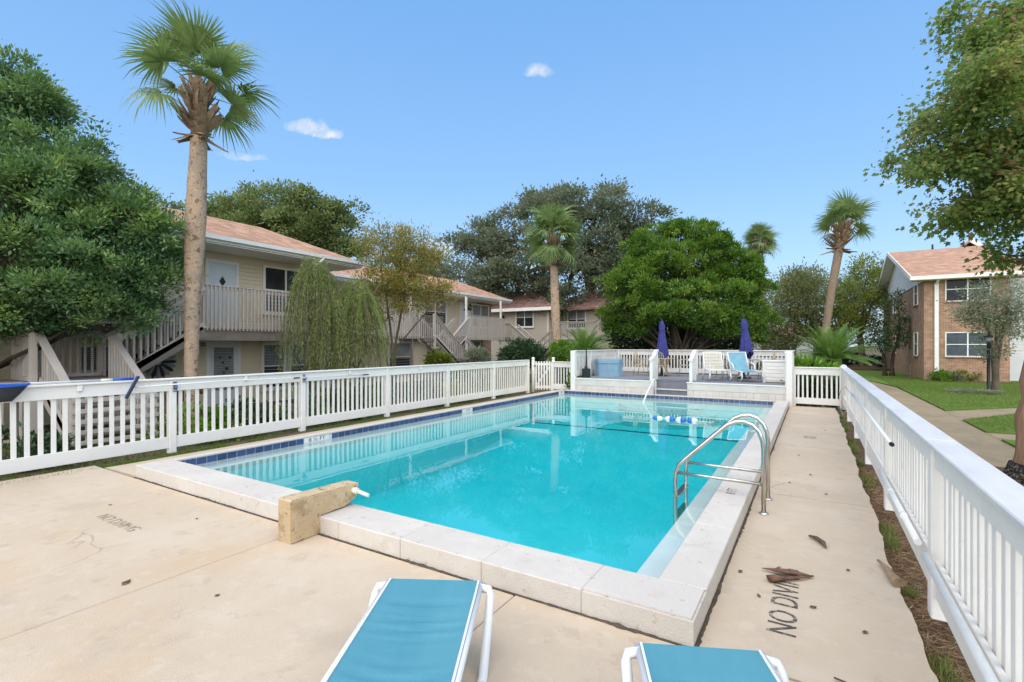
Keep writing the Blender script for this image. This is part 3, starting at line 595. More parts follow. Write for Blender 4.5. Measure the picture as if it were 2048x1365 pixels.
def door(parent, loc, rz, w_=.92, h_=2.05, style='wreath'):
    f = B(); c = .10
    f.box(-c, 0, -.05, 0, 0, h_+c); f.box(w_, w_+c, -.05, 0, 0, h_+c); f.box(0, w_, -.05, 0, h_, h_+c)
    o = f.obj('door', 'trim_white', parent, loc, (0, 0, rz))
    piece('door_leaf', 'door_white', o, .003, w_-.003, -.03, -.002, .01, h_-.005, .004)
    if style == 'wreath':
        B().prism([(-.10, 0), (0, -.17), (.10, 0), (0, .17)], 'y', -.05, -.031).obj('door_ornament', 'dark_green_metal', o, (w_/2, 0, h_*.72))
    if style == 'glass':
        piece('door_pane', 'blinds', o, .14, w_-.14, -.036, -.0305, .55, h_-.15, .003)
        for u, v, r_ in ((.30, 1.0, .05), (.55, 1.25, .055), (.42, 1.45, .04), (.66, 1.62, .05), (.34, 1.62, .04), (.60, .92, .05), (.45, 1.12, .035)):
            B().lathe([(r_, 0), (r_, .006), (.001, .008)], 8).obj('flower_decal', 'pot_dark', o, (u, -.037, v), (R(90), 0, 0))
    if style == 'fan':
        B().prism([(.22*math.cos(a), .17*math.sin(a)) for a in [math.pi*i/10 for i in range(11)]], 'y', -.036, -.0305).obj('fanlight', 'window_glass', o, (w_/2, 0, h_-.42))
    for z0, z1 in ((.18, .8), (.95, 1.5)):
        if style != 'glass':
            for u in (.14, .52): piece('door_panel', 'door_white', o, u, u+.27, -.037, -.0305, z0, z1, .003)
    B().lathe([(.001, 0), (.03, .01), (.03, .03), (.001, .045)], 8).obj('knob', 'steel', o, (.07, -.03, 1.0), (R(90), 0, 0))
    return o
def balustrade(parent, p0, p1, h=1.12, below=.12, sp=.125, mat='taupe', side=1, wd=.05, rail=True, skip=0):
    p0, p1 = Vector(p0), Vector(p1); d = p1-p0; hl = math.hypot(d.x, d.y); n = max(1, round(hl/sp)); rz = math.atan2(d.y, d.x)
    nrm = Vector((-math.sin(rz), math.cos(rz), 0))*side
    bm_ = boxm(mat, wd, .04, h+below, .006)
    for i in range(n+1):
        q = p0+d*(i/n)+nrm*.045; place('baluster', bm_, parent, (q.x, q.y, q.z-below), (0, 0, rz))
    if rail:
        B().bar(p0+Vector((0, 0, h-.06)), p1+Vector((0, 0, h-.06)), .045, .09).obj('top_rail', mat, parent)
        B().bar(p0+Vector((0, 0, h+.02))-nrm*.01, p1+Vector((0, 0, h+.02))-nrm*.01, .15, .035, .004).obj('hand_rail', mat, parent)
        B().bar(p0+Vector((0, 0, .0)), p1+Vector((0, 0, .0)), .045, .16).obj('bottom_rail', mat, parent)
def flight(parent, top, bot, wvec, rails=(True, True), mat='taupe', h=.95):
    top, bot, wv = Vector(top), Vector(bot), Vector(wvec); d = bot-top; n = max(2, round(abs(d.z)/.18)); hz = Vector((d.x, d.y, 0)); run = hz/n; u = hz.normalized()
    for sgn, q in ((0, Vector((0, 0, 0))), (1, wv)):
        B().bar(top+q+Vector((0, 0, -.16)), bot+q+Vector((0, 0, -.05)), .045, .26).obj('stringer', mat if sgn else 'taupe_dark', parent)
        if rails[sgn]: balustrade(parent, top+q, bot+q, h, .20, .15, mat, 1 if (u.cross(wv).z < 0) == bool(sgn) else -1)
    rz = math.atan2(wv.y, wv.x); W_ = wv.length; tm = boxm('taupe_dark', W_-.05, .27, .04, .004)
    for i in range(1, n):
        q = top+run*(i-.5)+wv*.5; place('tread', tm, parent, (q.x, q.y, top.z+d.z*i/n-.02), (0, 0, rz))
def hip_roof(parent, x0, x1, y0, y1, ze, zr, hip0=True, hip1=True, mat='shingle', name='roof'):
    xm = (x0+x1)/2; hw = abs(x1-x0)/2; a = y0+(hw if hip0 else 0); c = y1-(hw if hip1 else 0)
    b = B(); vs = [(x0, y0, ze), (x1, y0, ze), (x1, y1, ze), (x0, y1, ze), (xm, a, zr), (xm, c, zr)]
    vs += [(x, y, z-.12) for x, y, z in vs[:4]]
    fs = [(0, 4, 5, 3), (1, 2, 5, 4), (0, 1, 4), (2, 3, 5), (0, 6, 7, 1), (1, 7, 8, 2), (2, 8, 9, 3), (3, 9, 6, 0), (6, 9, 8, 7)]
    r_ = b.add(vs, fs).obj(name, mat, parent)
    return r_

# ---- the near two-storey building on the left
b1 = thing('apartment_building', 'tan two-storey apartment building with stairs, nearest on the left behind the palm', 'building')
WX = -16.6
B().box(-20.0, WX-.01, -5, 12.9, -.2, 4.9).obj('wall', 'siding', b1)
siding(b1, 'siding_panel', 'siding', (WX, -5, -.2), FX, 17.9, 0, 5.06)
siding(b1, 'siding_panel', 'siding', (-20.0, 12.91, -.2), R(180), -3.4, 0, 5.06)
piece('corner_board', 'trim_white', b1, WX-.05, WX+.03, 12.82, 12.94, -.2, 4.88)
rf1 = hip_roof(b1, -15.15, -20.35, -7.5, 13.5, 5.10, 6.28)
piece('fascia', 'trim_white', rf1, -15.15, -15.12, -7.5, 13.5, 4.90, 5.09); piece('fascia', 'trim_white', rf1, -20.3, -15.15, 13.5, 13.53, 4.90, 5.09)
g_ = B().prism([(-15.118, 5.10), (-14.99, 5.10), (-15.0, 4.98), (-15.10, 4.97)], 'y', -7.5, 13.5).obj('gutter', 'vinyl_white', rf1)
piece('soffit', 'trim_white', b1, -16.58, -15.155, -7.4, 13.45, 4.86, 4.89)
door(b1, (WX+.02, 8.42, 2.42), FX, .88, 2.1, 'wreath'); window(b1, (WX+.02, 10.35, 3.05), FX, 1.6, 1.55, 2, 'window_glass', 'blinds_dark')
door(b1, (WX+.02, 8.45, -.18), FX, .92, 2.1, 'glass'); window(b1, (WX+.02, 10.30, .35), FX, .75, 1.5, 1); window(b1, (WX+.02, 11.35, .35), FX, 1.25, 1.5, 2)
window(b1, (WX+.02, 2.0, .7), FX, 1.0, 1.2, 2); window(b1, (WX+.02, 5.2, .5), FX, 1.0, 1.3, 1); window(b1, (WX+.02, 4.3, 3.2), FX, 1.4, 1.3, 2); window(b1, (WX+.02, .5, 3.2), FX, 1.4, 1.3, 2)
piece('frieze_board', 'trim_white', b1, WX-.01, WX+.03, -5, 12.8, 2.05, 2.30)
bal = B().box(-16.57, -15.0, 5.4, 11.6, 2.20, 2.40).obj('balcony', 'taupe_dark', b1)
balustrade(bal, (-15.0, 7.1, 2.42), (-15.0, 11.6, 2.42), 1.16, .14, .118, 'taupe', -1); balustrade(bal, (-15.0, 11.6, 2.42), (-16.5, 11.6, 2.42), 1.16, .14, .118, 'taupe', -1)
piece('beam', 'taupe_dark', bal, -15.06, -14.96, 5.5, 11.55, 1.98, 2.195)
for y in (7.2, 11.35):
    piece('support_post', 'taupe_dark', bal, -15.07, -14.95, y-.06, y+.06, -.2, 1.975); piece('roof_post', 'trim_white', bal, -15.2, -15.1, y-.05, y+.05, 2.42, 4.855)
piece('support_post', 'taupe_dark', bal, -15.07, -14.95, 10.85, 10.97, -.2, 1.975)
B().tube([(-15.02, 11.62, 4.98), (-15.1, 11.5, 4.8), (-15.35, 10.95, 4.45), (-15.4, 10.85, 4.3), (-15.4, 10.85, 2.5)], .05, 8).obj('downspout', 'vinyl_white', b1)
rebase(b1, (-16.6, 6, -.2))
fan = thing('ceiling_fan', 'small white ceiling fan under the near balcony', 'fan', (-15.9, 7.95, 1.95))
B().lathe([(.02, .23), (.02, .1), (.10, .08), (.10, 0), (.001, -.01)], 10).obj('motor', 'trim_white', fan)
for k in range(4): B().box(.1, .5, -.06, .06, .03, .045).obj('blade', 'trim_white', fan, (0, 0, 0), (R(8), 0, R(20+90*k)))
B().lathe([(.001, -.16), (.06, -.14), (.08, -.08), (.05, -.012)], 10).obj('lamp_globe', 'blinds', fan)
wr = thing('wall_wreath', 'dark starburst wreath on the lower wall behind the palm trunk', 'wreath', (WX+.06, 7.0, 1.35))
for k in range(20):
    B().prism([(.10, -.03), (.42, -.05), (.50, 0), (.42, .05), (.10, .03)], 'z', -.01, .01).obj('petal', 'blinds' if k % 2 else 'pot_dark', wr, (0, 0, 0), Matrix(((0, 0, 1), (1, 0, 0), (0, 1, 0))).to_euler() if False else (R(90), R(-18*k), R(90)))
ch = thing('wicker_chair', 'brown wicker armchair under the near balcony', 'chair', (-15.6, 7.35, -.2), R(70))
B().box(-.3, .3, -.28, .28, .30, .42, .03).obj('seat', 'wicker', ch)
B().tube([(-.33, -.2, .65), (-.36, .1, .8), (-.32, .28, 1.02), (0, .34, 1.1), (.32, .28, 1.02), (.36, .1, .8), (.33, -.2, .65)], .05, 8).obj('back_rim', 'wicker', ch)
B().prism([(-.32, .4), (.32, .4), (.32, 1.0), (0, 1.1), (-.32, 1.0)], 'y', .27, .32).obj('backrest', 'wicker', ch)
for x in (-.27, .27):
    for y in (-.24, .26): piece('leg', 'wicker', ch, x-.025, x+.025, y-.025, y+.025, 0, .31)

s1 = thing('exterior_staircase', 'taupe wooden staircase with landing descending from the near left balcony', 'staircase')
flight(s1, (-14.05, 7.05, 2.40), (-14.05, 5.15, 1.10), (-.92, 0, 0))
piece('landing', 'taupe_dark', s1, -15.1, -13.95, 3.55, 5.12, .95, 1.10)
flight(s1, (-13.95, 4.95, 1.10), (-12.05, 4.95, -.15), (0, -1.25, 0))
balustrade(s1, (-15.05, 3.55, 1.1), (-15.05, 5.1, 1.1), 1.05, .12, .14); balustrade(s1, (-15.05, 3.55, 1.1), (-14.0, 3.55, 1.1), 1.05, .12, .14)
for x, y in ((-15.05, 3.6), (-15.05, 5.1), (-14.0, 3.6), (-14.0, 5.1), (-12.1, 4.95), (-12.1, 3.7)): piece('newel_post', 'taupe', s1, x-.06, x+.06, y-.06, y+.06, -.17, 2.12 if x < -13 else .95)
rebase(s1, (-13.5, 4.3, -.17))
s0 = thing('exterior_staircase', 'taupe wooden staircase behind the dark green tree at the far left', 'staircase')
flight(s0, (-14.05, .6, 2.40), (-14.05, 2.5, 1.10), (-.92, 0, 0)); balustrade(s0, (-15.0, -1.8, 2.4), (-15.0, .6, 2.4), 1.1, .14, .13)
piece('landing', 'taupe_dark', s0, -15.1, -13.95, 2.5, 3.5, .95, 1.10); piece('walkway', 'taupe_dark', s0, -16.5, -15.0, -2.2, .6, 2.2, 2.4)
balustrade(s0, (-13.9, 1.3, -.15), (-13.9, 3.4, -.15), 1.2, .0, .14)
for x, y in ((-15.0, -1.8), (-15.0, .6)): piece('newel_post', 'taupe', s0, x-.06, x+.06, y-.06, y+.06, -.17, 3.5)
rebase(s0, (-14.4, 1.2, -.17))
lt = thing('lattice_screen', 'low lattice screen, greyed in its colour for shade, behind the left fence under the stairs', 'screen', (-11.8, 3.55, -.17), R(90))  # taupe slats and uprights: shade by the stairs is put into their colour
for i in range(5): piece('slat', 'taupe', lt, 0, 1.45, -.012, .012, .12+.2*i, .20+.2*i, .003)
for i in range(8): piece('upright', 'taupe', lt, .04+.19*i, .10+.19*i, .013, .035, .05, 1.05, .003)

# ---- second building behind the trees
b2 = thing('apartment_building', 'tan two-storey apartment building with crossed stairs, second from the left', 'building')
W2 = -19.2
B().box(-22.6, W2-.01, 13.6, 28.6, -.2, 4.85).obj('wall', 'siding', b2)
siding(b2, 'siding_panel', 'siding', (W2, 13.6, -.2), FX, 11.0, 0, 5.06); siding(b2, 'siding_panel', 'siding', (W2, 24.6, -.2), FX, 1.6, 0, 5.06)
B().box(-19.25, W2+.03, 27.0, 28.62, -.2, 4.85).obj('brick_panel', 'brick', b2); B().box(-19.25, W2+.02, 24.75, 27.0, -.2, 2.2).obj('brick_panel', 'brick', b2)
rf2 = hip_roof(b2, -17.75, -23.05, 12.6, 28.9, 4.95, 6.15)
piece('fascia', 'trim_white', rf2, -17.75, -17.72, 12.6, 28.9, 4.74, 4.94); piece('fascia', 'trim_white', rf2, -23.0, -17.75, 28.9, 28.93, 4.74, 4.94)
piece('soffit', 'trim_white', b2, -19.18, -17.76, 12.7, 28.85, 4.70, 4.73)
B().prism([(-17.718, 4.95), (-17.60, 4.95), (-17.61, 4.83), (-17.70, 4.82)], 'y', 12.6, 28.9).obj('gutter', 'vinyl_white', rf2)
door(b2, (W2+.02, 25.15, 2.42), FX, .9, 2.05, 'fan'); window(b2, (W2+.05, 26.35, 3.1), FX, .9, 1.4, 1, casing=.07); window(b2, (W2+.05, 27.35, 3.1), FX, .85, 1.4, 1, casing=.07)
window(b2, (W2+.02, 21.7, 3.15), FX, 1.9, 1.35, 2); window(b2, (W2+.05, 25.7, .75), FX, 1.5, 1.3, 2); window(b2, (W2+.02, 18.9, .45), FX, 1.6, 1.5, 1); window(b2, (W2+.02, 16.5, 3.1), FX, 1.4, 1.4, 2)
bl = B().box(-19.17, -16.95, 22.9, 27.6, 2.18, 2.36).obj('balcony', 'taupe_dark', b2)
balustrade(bl, (-16.95, 22.95, 2.36), (-16.95, 26.75, 2.36), 1.14, .22, .11, 'taupe', -1); balustrade(bl, (-16.95, 26.75, 2.36), (-19.1, 26.75, 2.36), 1.14, .22, .12, 'taupe', -1)
balustrade(bl, (-18.6, 20.3, 2.36), (-18.6, 22.6, 2.36), 1.14, .1, .11, 'taupe_dark', -1)
piece('walkway', 'taupe_dark', bl, -19.17, -18.5, 19.6, 22.88, 2.18, 2.35)
for y in (23.0, 26.7): piece('roof_post', 'trim_white', bl, -17.2, -17.1, y-.05, y+.05, 2.37, 4.69); piece('support_post', 'trim_white', bl, -17.2, -17.1, y-.05, y+.05, -.17, 2.175)
ld = B().box(-19.17, -16.95, 16.0, 18.75, 2.18, 2.36).obj('balcony', 'taupe_dark', b2)
balustrade(ld, (-16.95, 16.0, 2.36), (-16.95, 18.7, 2.36), 1.1, .2, .12, 'taupe', -1)
piece('roof_post', 'trim_white', ld, -17.2, -17.1, 18.3, 18.4, 2.37, 4.69); piece('support_post', 'taupe_dark', ld, -17.1, -17.0, 18.3, 18.42, -.17, 2.175)
rebase(b2, (-19.2, 21, -.2))
s2 = thing('exterior_staircase', 'taupe staircase descending to the right behind the weeping shrub', 'staircase')
flight(s2, (-15.95, 18.75, 2.36), (-15.95, 22.2, -.17), (-1.0, 0, 0), (True, True), h=1.0)
for y, z in ((18.8, 3.4), (22.2, .9)): piece('newel_post', 'taupe', s2, -16.0, -15.9, y-.05, y+.05, -.17, z)
rebase(s2, (-16.4, 20.5, -.17))
s3 = thing('exterior_staircase', 'taupe switchback staircase below the light balcony of the second building', 'staircase')
flight(s3, (-16.95, 22.9, 2.36), (-16.95, 21.35, 1.15), (-1.0, 0, 0), h=1.05)
piece('landing', 'taupe_dark', s3, -18.0, -15.9, 20.5, 21.33, 1.0, 1.15)
flight(s3, (-15.9, 21.35, 1.15), (-15.9, 23.3, -.17), (-1.0, 0, 0), h=1.05)
rebase(s3, (-16.9, 22, -.17))

# ---- third building, facing the pool from the back
b3 = thing('apartment_building', 'greyish tan apartment building with hip roof behind the oak at the back', 'building')
B().box(-24, -16.9, 33.0, 40, -.2, 4.5).obj('wall', 'siding_warm', b3); B().box(-17.0, -8.5, 35.2, 40, -.2, 4.5).obj('wall', 'siding_warm', b3)
def hipx(parent, x0, x1, y0, y1, ze, zr, mat):
    ym = (y0+y1)/2; hw = (y1-y0)/2; vs = [(x0, y0, ze), (x1, y0, ze), (x1, y1, ze), (x0, y1, ze), (x0+hw, ym, zr), (x1-hw, ym, zr)]; vs += [(x, y, z-.15) for x, y, z in vs[:4]]
    return B().add(vs, [(0, 1, 5, 4), (2, 3, 4, 5), (1, 2, 5), (3, 0, 4), (0, 6, 7, 1), (1, 7, 8, 2), (2, 8, 9, 3), (3, 9, 6, 0), (6, 9, 8, 7)]).obj('roof', mat, parent)
hipx(b3, -25, -16.2, 32.2, 38.2, 4.66, 6.3, 'shingle_old'); hipx(b3, -18.6, -8.0, 34.4, 40.4, 4.66, 6.2, 'shingle_old')
B().box(-25, -16.2, 32.15, 32.19, 4.42, 4.66).obj('fascia', 'trim_white', b3)
window(b3, (-19.7, 32.97, 3.3), 0, 1.45, 1.35, 2, frame='trim_white'); window(b3, (-16.3, 35.17, 3.2), 0, 1.4, 1.3, 2); piece('corner_board', 'siding', b3, -17.05, -16.88, 32.95, 33.0, -.2, 4.4)
B().lathe([(.09, 0), (.09, .25), (.04, .3)], 8).obj('wall_lamp', 'black_metal', b3, (-20.9, 32.9, 3.9))
piece('belt_board', 'trim_white', b3, -19.8, -16.95, 32.94, 33.0, 1.75, 2.1)
rebase(b3, (-18, 34, -.2))
s4 = thing('exterior_staircase', 'pair of taupe stairs meeting in a V in front of the back building', 'staircase')
flight(s4, (-18.7, 30.5, 2.3), (-16.9, 30.5, .9), (0, 1.0, 0), h=1.05); flight(s4, (-14.9, 30.5, 2.3), (-16.6, 30.5, .8), (0, 1.0, 0), h=1.05)
piece('walkway', 'taupe_dark', s4, -19.8, -18.7, 30.5, 32.9, 2.15, 2.3); balustrade(s4, (-19.8, 30.5, 2.3), (-18.7, 30.5, 2.3), 1.1, .2, .12); piece('landing', 'taupe_dark', s4, -17.2, -16.4, 30.5, 31.5, .7, .85)
balustrade(s4, (-14.9, 30.5, 2.3), (-12.2, 30.5, 2.3), 1.1, .2, .12); piece('walkway', 'taupe_dark', s4, -14.9, -12.2, 30.5, 33.0, 2.1, 2.3); balustrade(s4, (-17.2, 30.4, -.1), (-16.2, 30.4, -.1), .95, 0, .13)
for x in (-18.7, -14.9): piece('newel_post', 'taupe', s4, x-.06, x+.06, 30.42, 30.54, -.17, 3.4)
rebase(s4, (-16.7, 31, -.17))

# ---- brick building on the right
b4 = thing('brick_building', 'two-storey brick apartment house with white gable on the right beyond the lawn', 'building')
BX, BY = 5.19, 34.8
B().box(BX, 8.6, BY, 53, -.2, 5.42).obj('wall', 'brick', b4)
B().prism([(BY-.03, 5.421), (53.0, 5.421), (53.0, 5.6), (43.9, 8.25), (BY-.03, 5.6)], 'x', BX-.03, BX+.12).obj('gable', 'siding_white', b4)
for i in range(14):
    z = 5.5+i*.19; y0 = BY+(z-5.62)/(8.25-5.62)*(43.9-BY); y0 = max(y0, BY)
    piece('gable_board', 'siding_white', b4, BX-.055, BX-.031, y0+.1, 52.9-(y0-BY), z-.16, z+.02, 0)
rr = B(); rr.prism([(34.1, 5.55), (43.9, 8.42), (53.7, 5.55), (53.7, 5.43), (43.9, 8.28), (34.1, 5.43)], 'x', 4.55, 9.6); rf4 = rr.obj('roof', 'shingle', b4)
for a, c in (((4.53, 34.08, 5.46), (4.53, 43.9, 8.34)), ((4.53, 53.7, 5.46), (4.53, 43.9, 8.34))): B().bar(a, c, .05, .24).obj('rake_board', 'trim_white', rf4)
piece('fascia', 'trim_white', rf4, 4.5, 9.6, 34.05, 34.095, 5.36, 5.56); piece('soffit', 'siding', b4, 4.6, 9.5, 34.1, BY-.002, 5.34, 5.42)
B().prism([(34.15, 5.425), (43.9, 8.272), (53.65, 5.425), (53.65, 5.40), (43.9, 8.245), (34.15, 5.40)], 'x', 4.56, 5.158).obj('rake_soffit', 'trim_white', rf4)
for x in (7.0, 8.6): B().tube([(x, 43.9, 8.3), (x, 43.9, 8.75)], .06, 6).obj('vent_pipe', 'black_metal', rf4)
window(b4, (6.12, BY, 4.22), 0, 1.72, 1.22, 2, 'glass_dark', 'glass_dark', .05, 'vinyl_white', True, True); window(b4, (6.12, BY, 1.27), 0, 1.72, 1.22, 2, 'blinds_dark', 'blinds_dark', .05, 'vinyl_white', True, True)
for z in (4.22, 1.27): window(b4, (BX, 37.7, z), R(-90), 1.1, 1.28, 1, 'glass_dark', 'blinds_dark', .05, 'vinyl_white', True, True); window(b4, (BX, 46.6, z), R(-90), 1.1, 1.28, 1, 'glass_dark', 'blinds_dark', .05, 'vinyl_white', True, True)
piece('downspout', 'vinyl_white', b4, 5.62, 5.80, BY-.11, BY-.001, .05, 5.2, .01); B().bar((5.71, 34.2, 5.38), (5.71, BY-.06, 5.15), .12, .1).obj('downspout', 'vinyl_white', b4)
B().box(8.6, 14, 36.2, 53, -.2, 5.4).obj('wall', 'siding_white', b4); siding(b4, 'siding_panel', 'siding_white', (8.6, 36.18, -.2), 0, 5.4, 0, 5.6, .16)
piece('corner_board', 'trim_white', b4, 9.9, 10.1, 36.05, 36.15, -.2, 5.4); window(b4, (10.4, 36.15, 1.0), 0, 1.2, 1.5, 2, casing=.08)
B().prism([(6.2, 6.5), (9.05, 8.95), (13.6, 5.05), (13.6, 4.9), (9.05, 8.8), (6.2, 6.35)], 'y', 44.3, 56).obj('roof', 'shingle', b4)
B().bar((9.05, 44.2, 8.88), (13.6, 44.2, 4.98), .08, .28).obj('rake_board', 'trim_white', b4)
piece('standpipe', 'bark_grey', b4, 4.62, 4.70, 35.3, 35.38, -.15, .75)
rebase(b4, (7, 40, -.2))

# ---- far background: parked car, far house, street
def car(name, label, loc, rz, mat):
    c_ = thing(name, label, 'car', loc, rz)
    B().prism([(-2.2, .35), (2.2, .35), (2.25, .75), (1.3, .95), (.7, 1.42), (-1.2, 1.45), (-1.9, .98), (-2.25, .9)], 'y', -.85, .85).obj('body', mat, c_)
    B().prism([(1.15, .96), (.66, 1.36), (-1.15, 1.39), (-1.7, 1.0)], 'y', -.86, .86).obj('side_windows', 'glass_dark', c_)
    for x in (-1.4, 1.4):
        for y in (-.8, .8): B().lathe([(.33, -.1), (.33, .1), (.2, .11)], 14).obj('wheel', 'pot_dark', c_, (x, y, .33), (R(90), 0, 0))
car('parked_car', 'white car parked far behind the deck under the trees', (-2.6, 47, -.15), R(15), 'car_white'); car('parked_car', 'white car parked far off between the sago palm and the crape trunk', (3.2, 60, -.15), R(8), 'car_white')
struct('street', B().box(-40, 40, 53.5, 66, -.168, -.15), 'asphalt')
fh = thing('far_house', 'pale low house far across the street behind the trees', 'house', (-4, 74, -.15))
B().box(-7, 7, 0, 6, 0, 2.8).obj('wall', 'siding_white', fh); B().prism([(-.6, 2.8), (3, 4.6), (6.6, 2.8)], 'x', -7.4, 7.4).obj('roof', 'shingle_old', fh)
for x in (-4, 0, 4): window(fh, (x, 0, 1), 0, 1.2, 1.1, 2)

# ================================================================== vegetation
F_ = Vector((-math.sin(R(31.4)), math.cos(R(31.4)), 0)); R_ = Vector((math.cos(R(31.4)), math.sin(R(31.4)), 0))
def at(u, v, d): return F_*d + R_*((u-1024)/986*d) + Vector((0, 0, 1.85+(690.5-v)/986*d))     # a point d metres away on a given bearing and height
SHAPES = {'leaf': [(0, 0), (.45, .5), (1, 0), (.45, -.5)],
          'maple': [(0, .04), (.12, .42), (.36, .30), (.55, .62), (.62, .22), (1, 0), (.62, -.22), (.55, -.62), (.36, -.30), (.12, -.42), (0, -.04)],
          'blade': [(0, .5), (1, 0), (0, -.5)]}
def norm(a): return a/np.maximum(np.linalg.norm(a, axis=1, keepdims=True), 1e-6)
def leaf_mesh(name, mat, P, A, L, W_, tint, shape='leaf', flat=0.0, droop=0.0):
    n = len(P); T = np.array(SHAPES[shape]); k = len(T); A = norm(A)
    rv = NP.normal(size=(n, 3)); rv[:, 2] *= (1-flat)
    side = np.cross(A, np.array([0, 0, 1.])[None, :] + rv*(.9-.6*flat)); side = norm(side)
    L = np.broadcast_to(np.asarray(L, float), (n,)); W_ = np.broadcast_to(np.asarray(W_, float), (n,))
    V = P[:, None, :] + A[:, None, :]*(T[None, :, 0:1]*L[:, None, None]) + side[:, None, :]*(T[None, :, 1:2]*W_[:, None, None])
    if droop: V[:, :, 2] -= droop*(T[None, :, 0]**2)*L[:, None]
    me = bpy.data.meshes.new(name); me.vertices.add(n*k); me.vertices.foreach_set('co', V.reshape(-1).astype(np.float32))
    me.loops.add(n*k); me.loops.foreach_set('vertex_index', np.arange(n*k, dtype=np.int32))
    me.polygons.add(n); me.polygons.foreach_set('loop_start', np.arange(0, n*k, k, dtype=np.int32)); me.polygons.foreach_set('loop_total', np.full(n, k, dtype=np.int32))
    at_ = me.attributes.new('tint', 'FLOAT', 'FACE'); at_.data.foreach_set('value', np.clip(tint, 0, 1).astype(np.float32))
    me.materials.append(M[mat]); me.update(calc_edges=True); return me
def padded(ells, n, r, flat, shell=.75, low=-.5):
    w = np.array([(e[1][0]*e[1][1]*e[1][2])**.67 for e in ells]); w /= w.sum(); out_ = []
    for k in NP.choice(len(ells), n, p=w):
        while True:
            dv = NP.normal(size=3); dv /= np.linalg.norm(dv)
            if dv[2] > low: break
        c_ = np.array(ells[k][0])+dv*np.array(ells[k][1])*(shell+(1-shell)*NP.random()); q = r*(.6+.8*NP.random()); out_.append((tuple(c_), (q, q, q*flat)))
    return out_
def crown(name, parent, mat, ells, nclump, per, clr, L, W_, up=.3, shell=.55, shape='leaf', flat=0., tvar=.22, tbase=.42, base=None, squash=.7, out=.7, droop=0., pads=None, fill=0):
    if pads: core = ells; ells = padded(ells, *pads)
    w = np.array([(e[1][0]*e[1][1]*e[1][2])**.67 for e in ells]); w /= w.sum(); ix = NP.choice(len(ells), nclump, p=w)
    C = np.array([e[0] for e in ells])[ix]; Rd = np.array([e[1] for e in ells])[ix]
    dv = norm(NP.normal(size=(nclump, 3)) + (np.array([0, 0, .55])[None, :] if pads else 0)); rr = shell+(1-shell)*NP.random(nclump)**.6
    cc = C+dv*Rd*rr[:, None]
    n = nclump*per; ci = np.repeat(np.arange(nclump), per)
    cs = clr*(.6+.8*NP.random(nclump))
    off = NP.normal(size=(n, 3))*np.array([1, 1, squash])[None, :]*.55
    P = cc[ci]+off*cs[ci][:, None]
    A = off*.8+dv[ci]*out+NP.normal(size=(n, 3))*.45+np.array([0, 0, up])[None, :]
    ct = NP.normal(size=nclump)*tvar
    t_ = tbase+ct[ci]+NP.normal(size=n)*.13
    sz = .5+1.0*NP.random(n); LL = L*sz; WW = W_*sz*(.8+.4*NP.random(n))
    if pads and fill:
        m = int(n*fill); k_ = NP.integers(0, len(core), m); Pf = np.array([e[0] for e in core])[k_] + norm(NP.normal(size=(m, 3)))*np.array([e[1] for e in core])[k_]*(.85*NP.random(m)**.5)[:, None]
        P = np.concatenate([P, Pf]); A = np.concatenate([A, NP.normal(size=(m, 3))]); LL = np.concatenate([LL, np.full(m, L)]); WW = np.concatenate([WW, np.full(m, W_*1.2)]); t_ = np.concatenate([t_, .2+.15*NP.normal(size=m)])  # inner leaves tinted darker: the crown's inside shade is put into their colour
    me = leaf_mesh(name, mat, P-np.array(base)[None, :] if base is not None else P, A, LL, WW, t_, shape, flat, droop)
    return place(name, me, parent), cc
def limb(b, p, q, r0, r1, sag=0, n=6, seg=7, wob=.05):
    p, q = Vector(p), Vector(q); L = (q-p).length; pts = []
    for i in range(n+1):
        t_ = i/n; v = p.lerp(q, t_); v.z += sag*math.sin(math.pi*t_)*L
        if 0 < i < n: v += Vector((rnd.gauss(0, 1), rnd.gauss(0, 1), rnd.gauss(0, .6)))*L*wob*.5
        pts.append(v)
    b.tube(pts, [r0+(r1-r0)*i/n for i in range(n+1)], seg)
def E(d, *lst): return [(tuple(at(u, v, d+dd)), (ru/986*d, dr, rv/986*d)) for u, v, ru, rv, dr, dd in lst]
def tree(name, label, base, trunks, ells, mat, bark, nclump, per, clr, L, W_, cat='tree', group=None, limbs=None, twigs=40, tr=.16, **kw):
    t_ = thing(name, label, cat, tuple(base), 0, group); bs = Vector(base)
    b = B()
    for pts, r0, r1 in trunks:
        pts = [Vector(p)-bs for p in pts]; n = len(pts); fine = []
        for i in range(n-1):
            for k in range(4): fine.append(pts[i].lerp(pts[i+1], k/4))
        fine.append(pts[-1]); m = len(fine)
        for i in range(1, m-1): fine[i] += Vector((rnd.gauss(0, 1), rnd.gauss(0, 1), 0))*r0*.12
        b.tube(fine, [r0+(r1-r0)*(i/(m-1))**.8 + (r0*.5 if i == 0 else r0*.12 if i == 1 else 0) for i in range(m)], 10)
    b.obj('trunk', bark, t_)
    c_, cc = crown('crown', t_, mat, ells, nclump, per, clr, L, W_, base=bs, **kw)
    tops = [Vector(p[0][-1])-bs for p in trunks]
    lb = B()
    for e in ells:
        q = Vector(e[0])-bs; o = min(tops, key=lambda v: (v-q).length); limb(lb, o, q, tr*.6, tr*.18, .06)
        near = [k for k in range(len(cc)) if (Vector(cc[k])-Vector(e[0])).length < max(e[1])*1.05]
        for k in rnd.sample(near, min(len(near), max(2, twigs//len(ells)))): limb(lb, q, Vector(cc[k])-bs, tr*.16, tr*.04, .03, 3, 5)
    for l in (limbs or []): lb.tube([Vector(p)-bs for p in l[0]], l[1], 8)
    lb.obj('limbs', bark, t_)
    return t_

GZ = -.17
def gnd(u, d): p = at(u, 690.5, d); p.z = GZ; return p
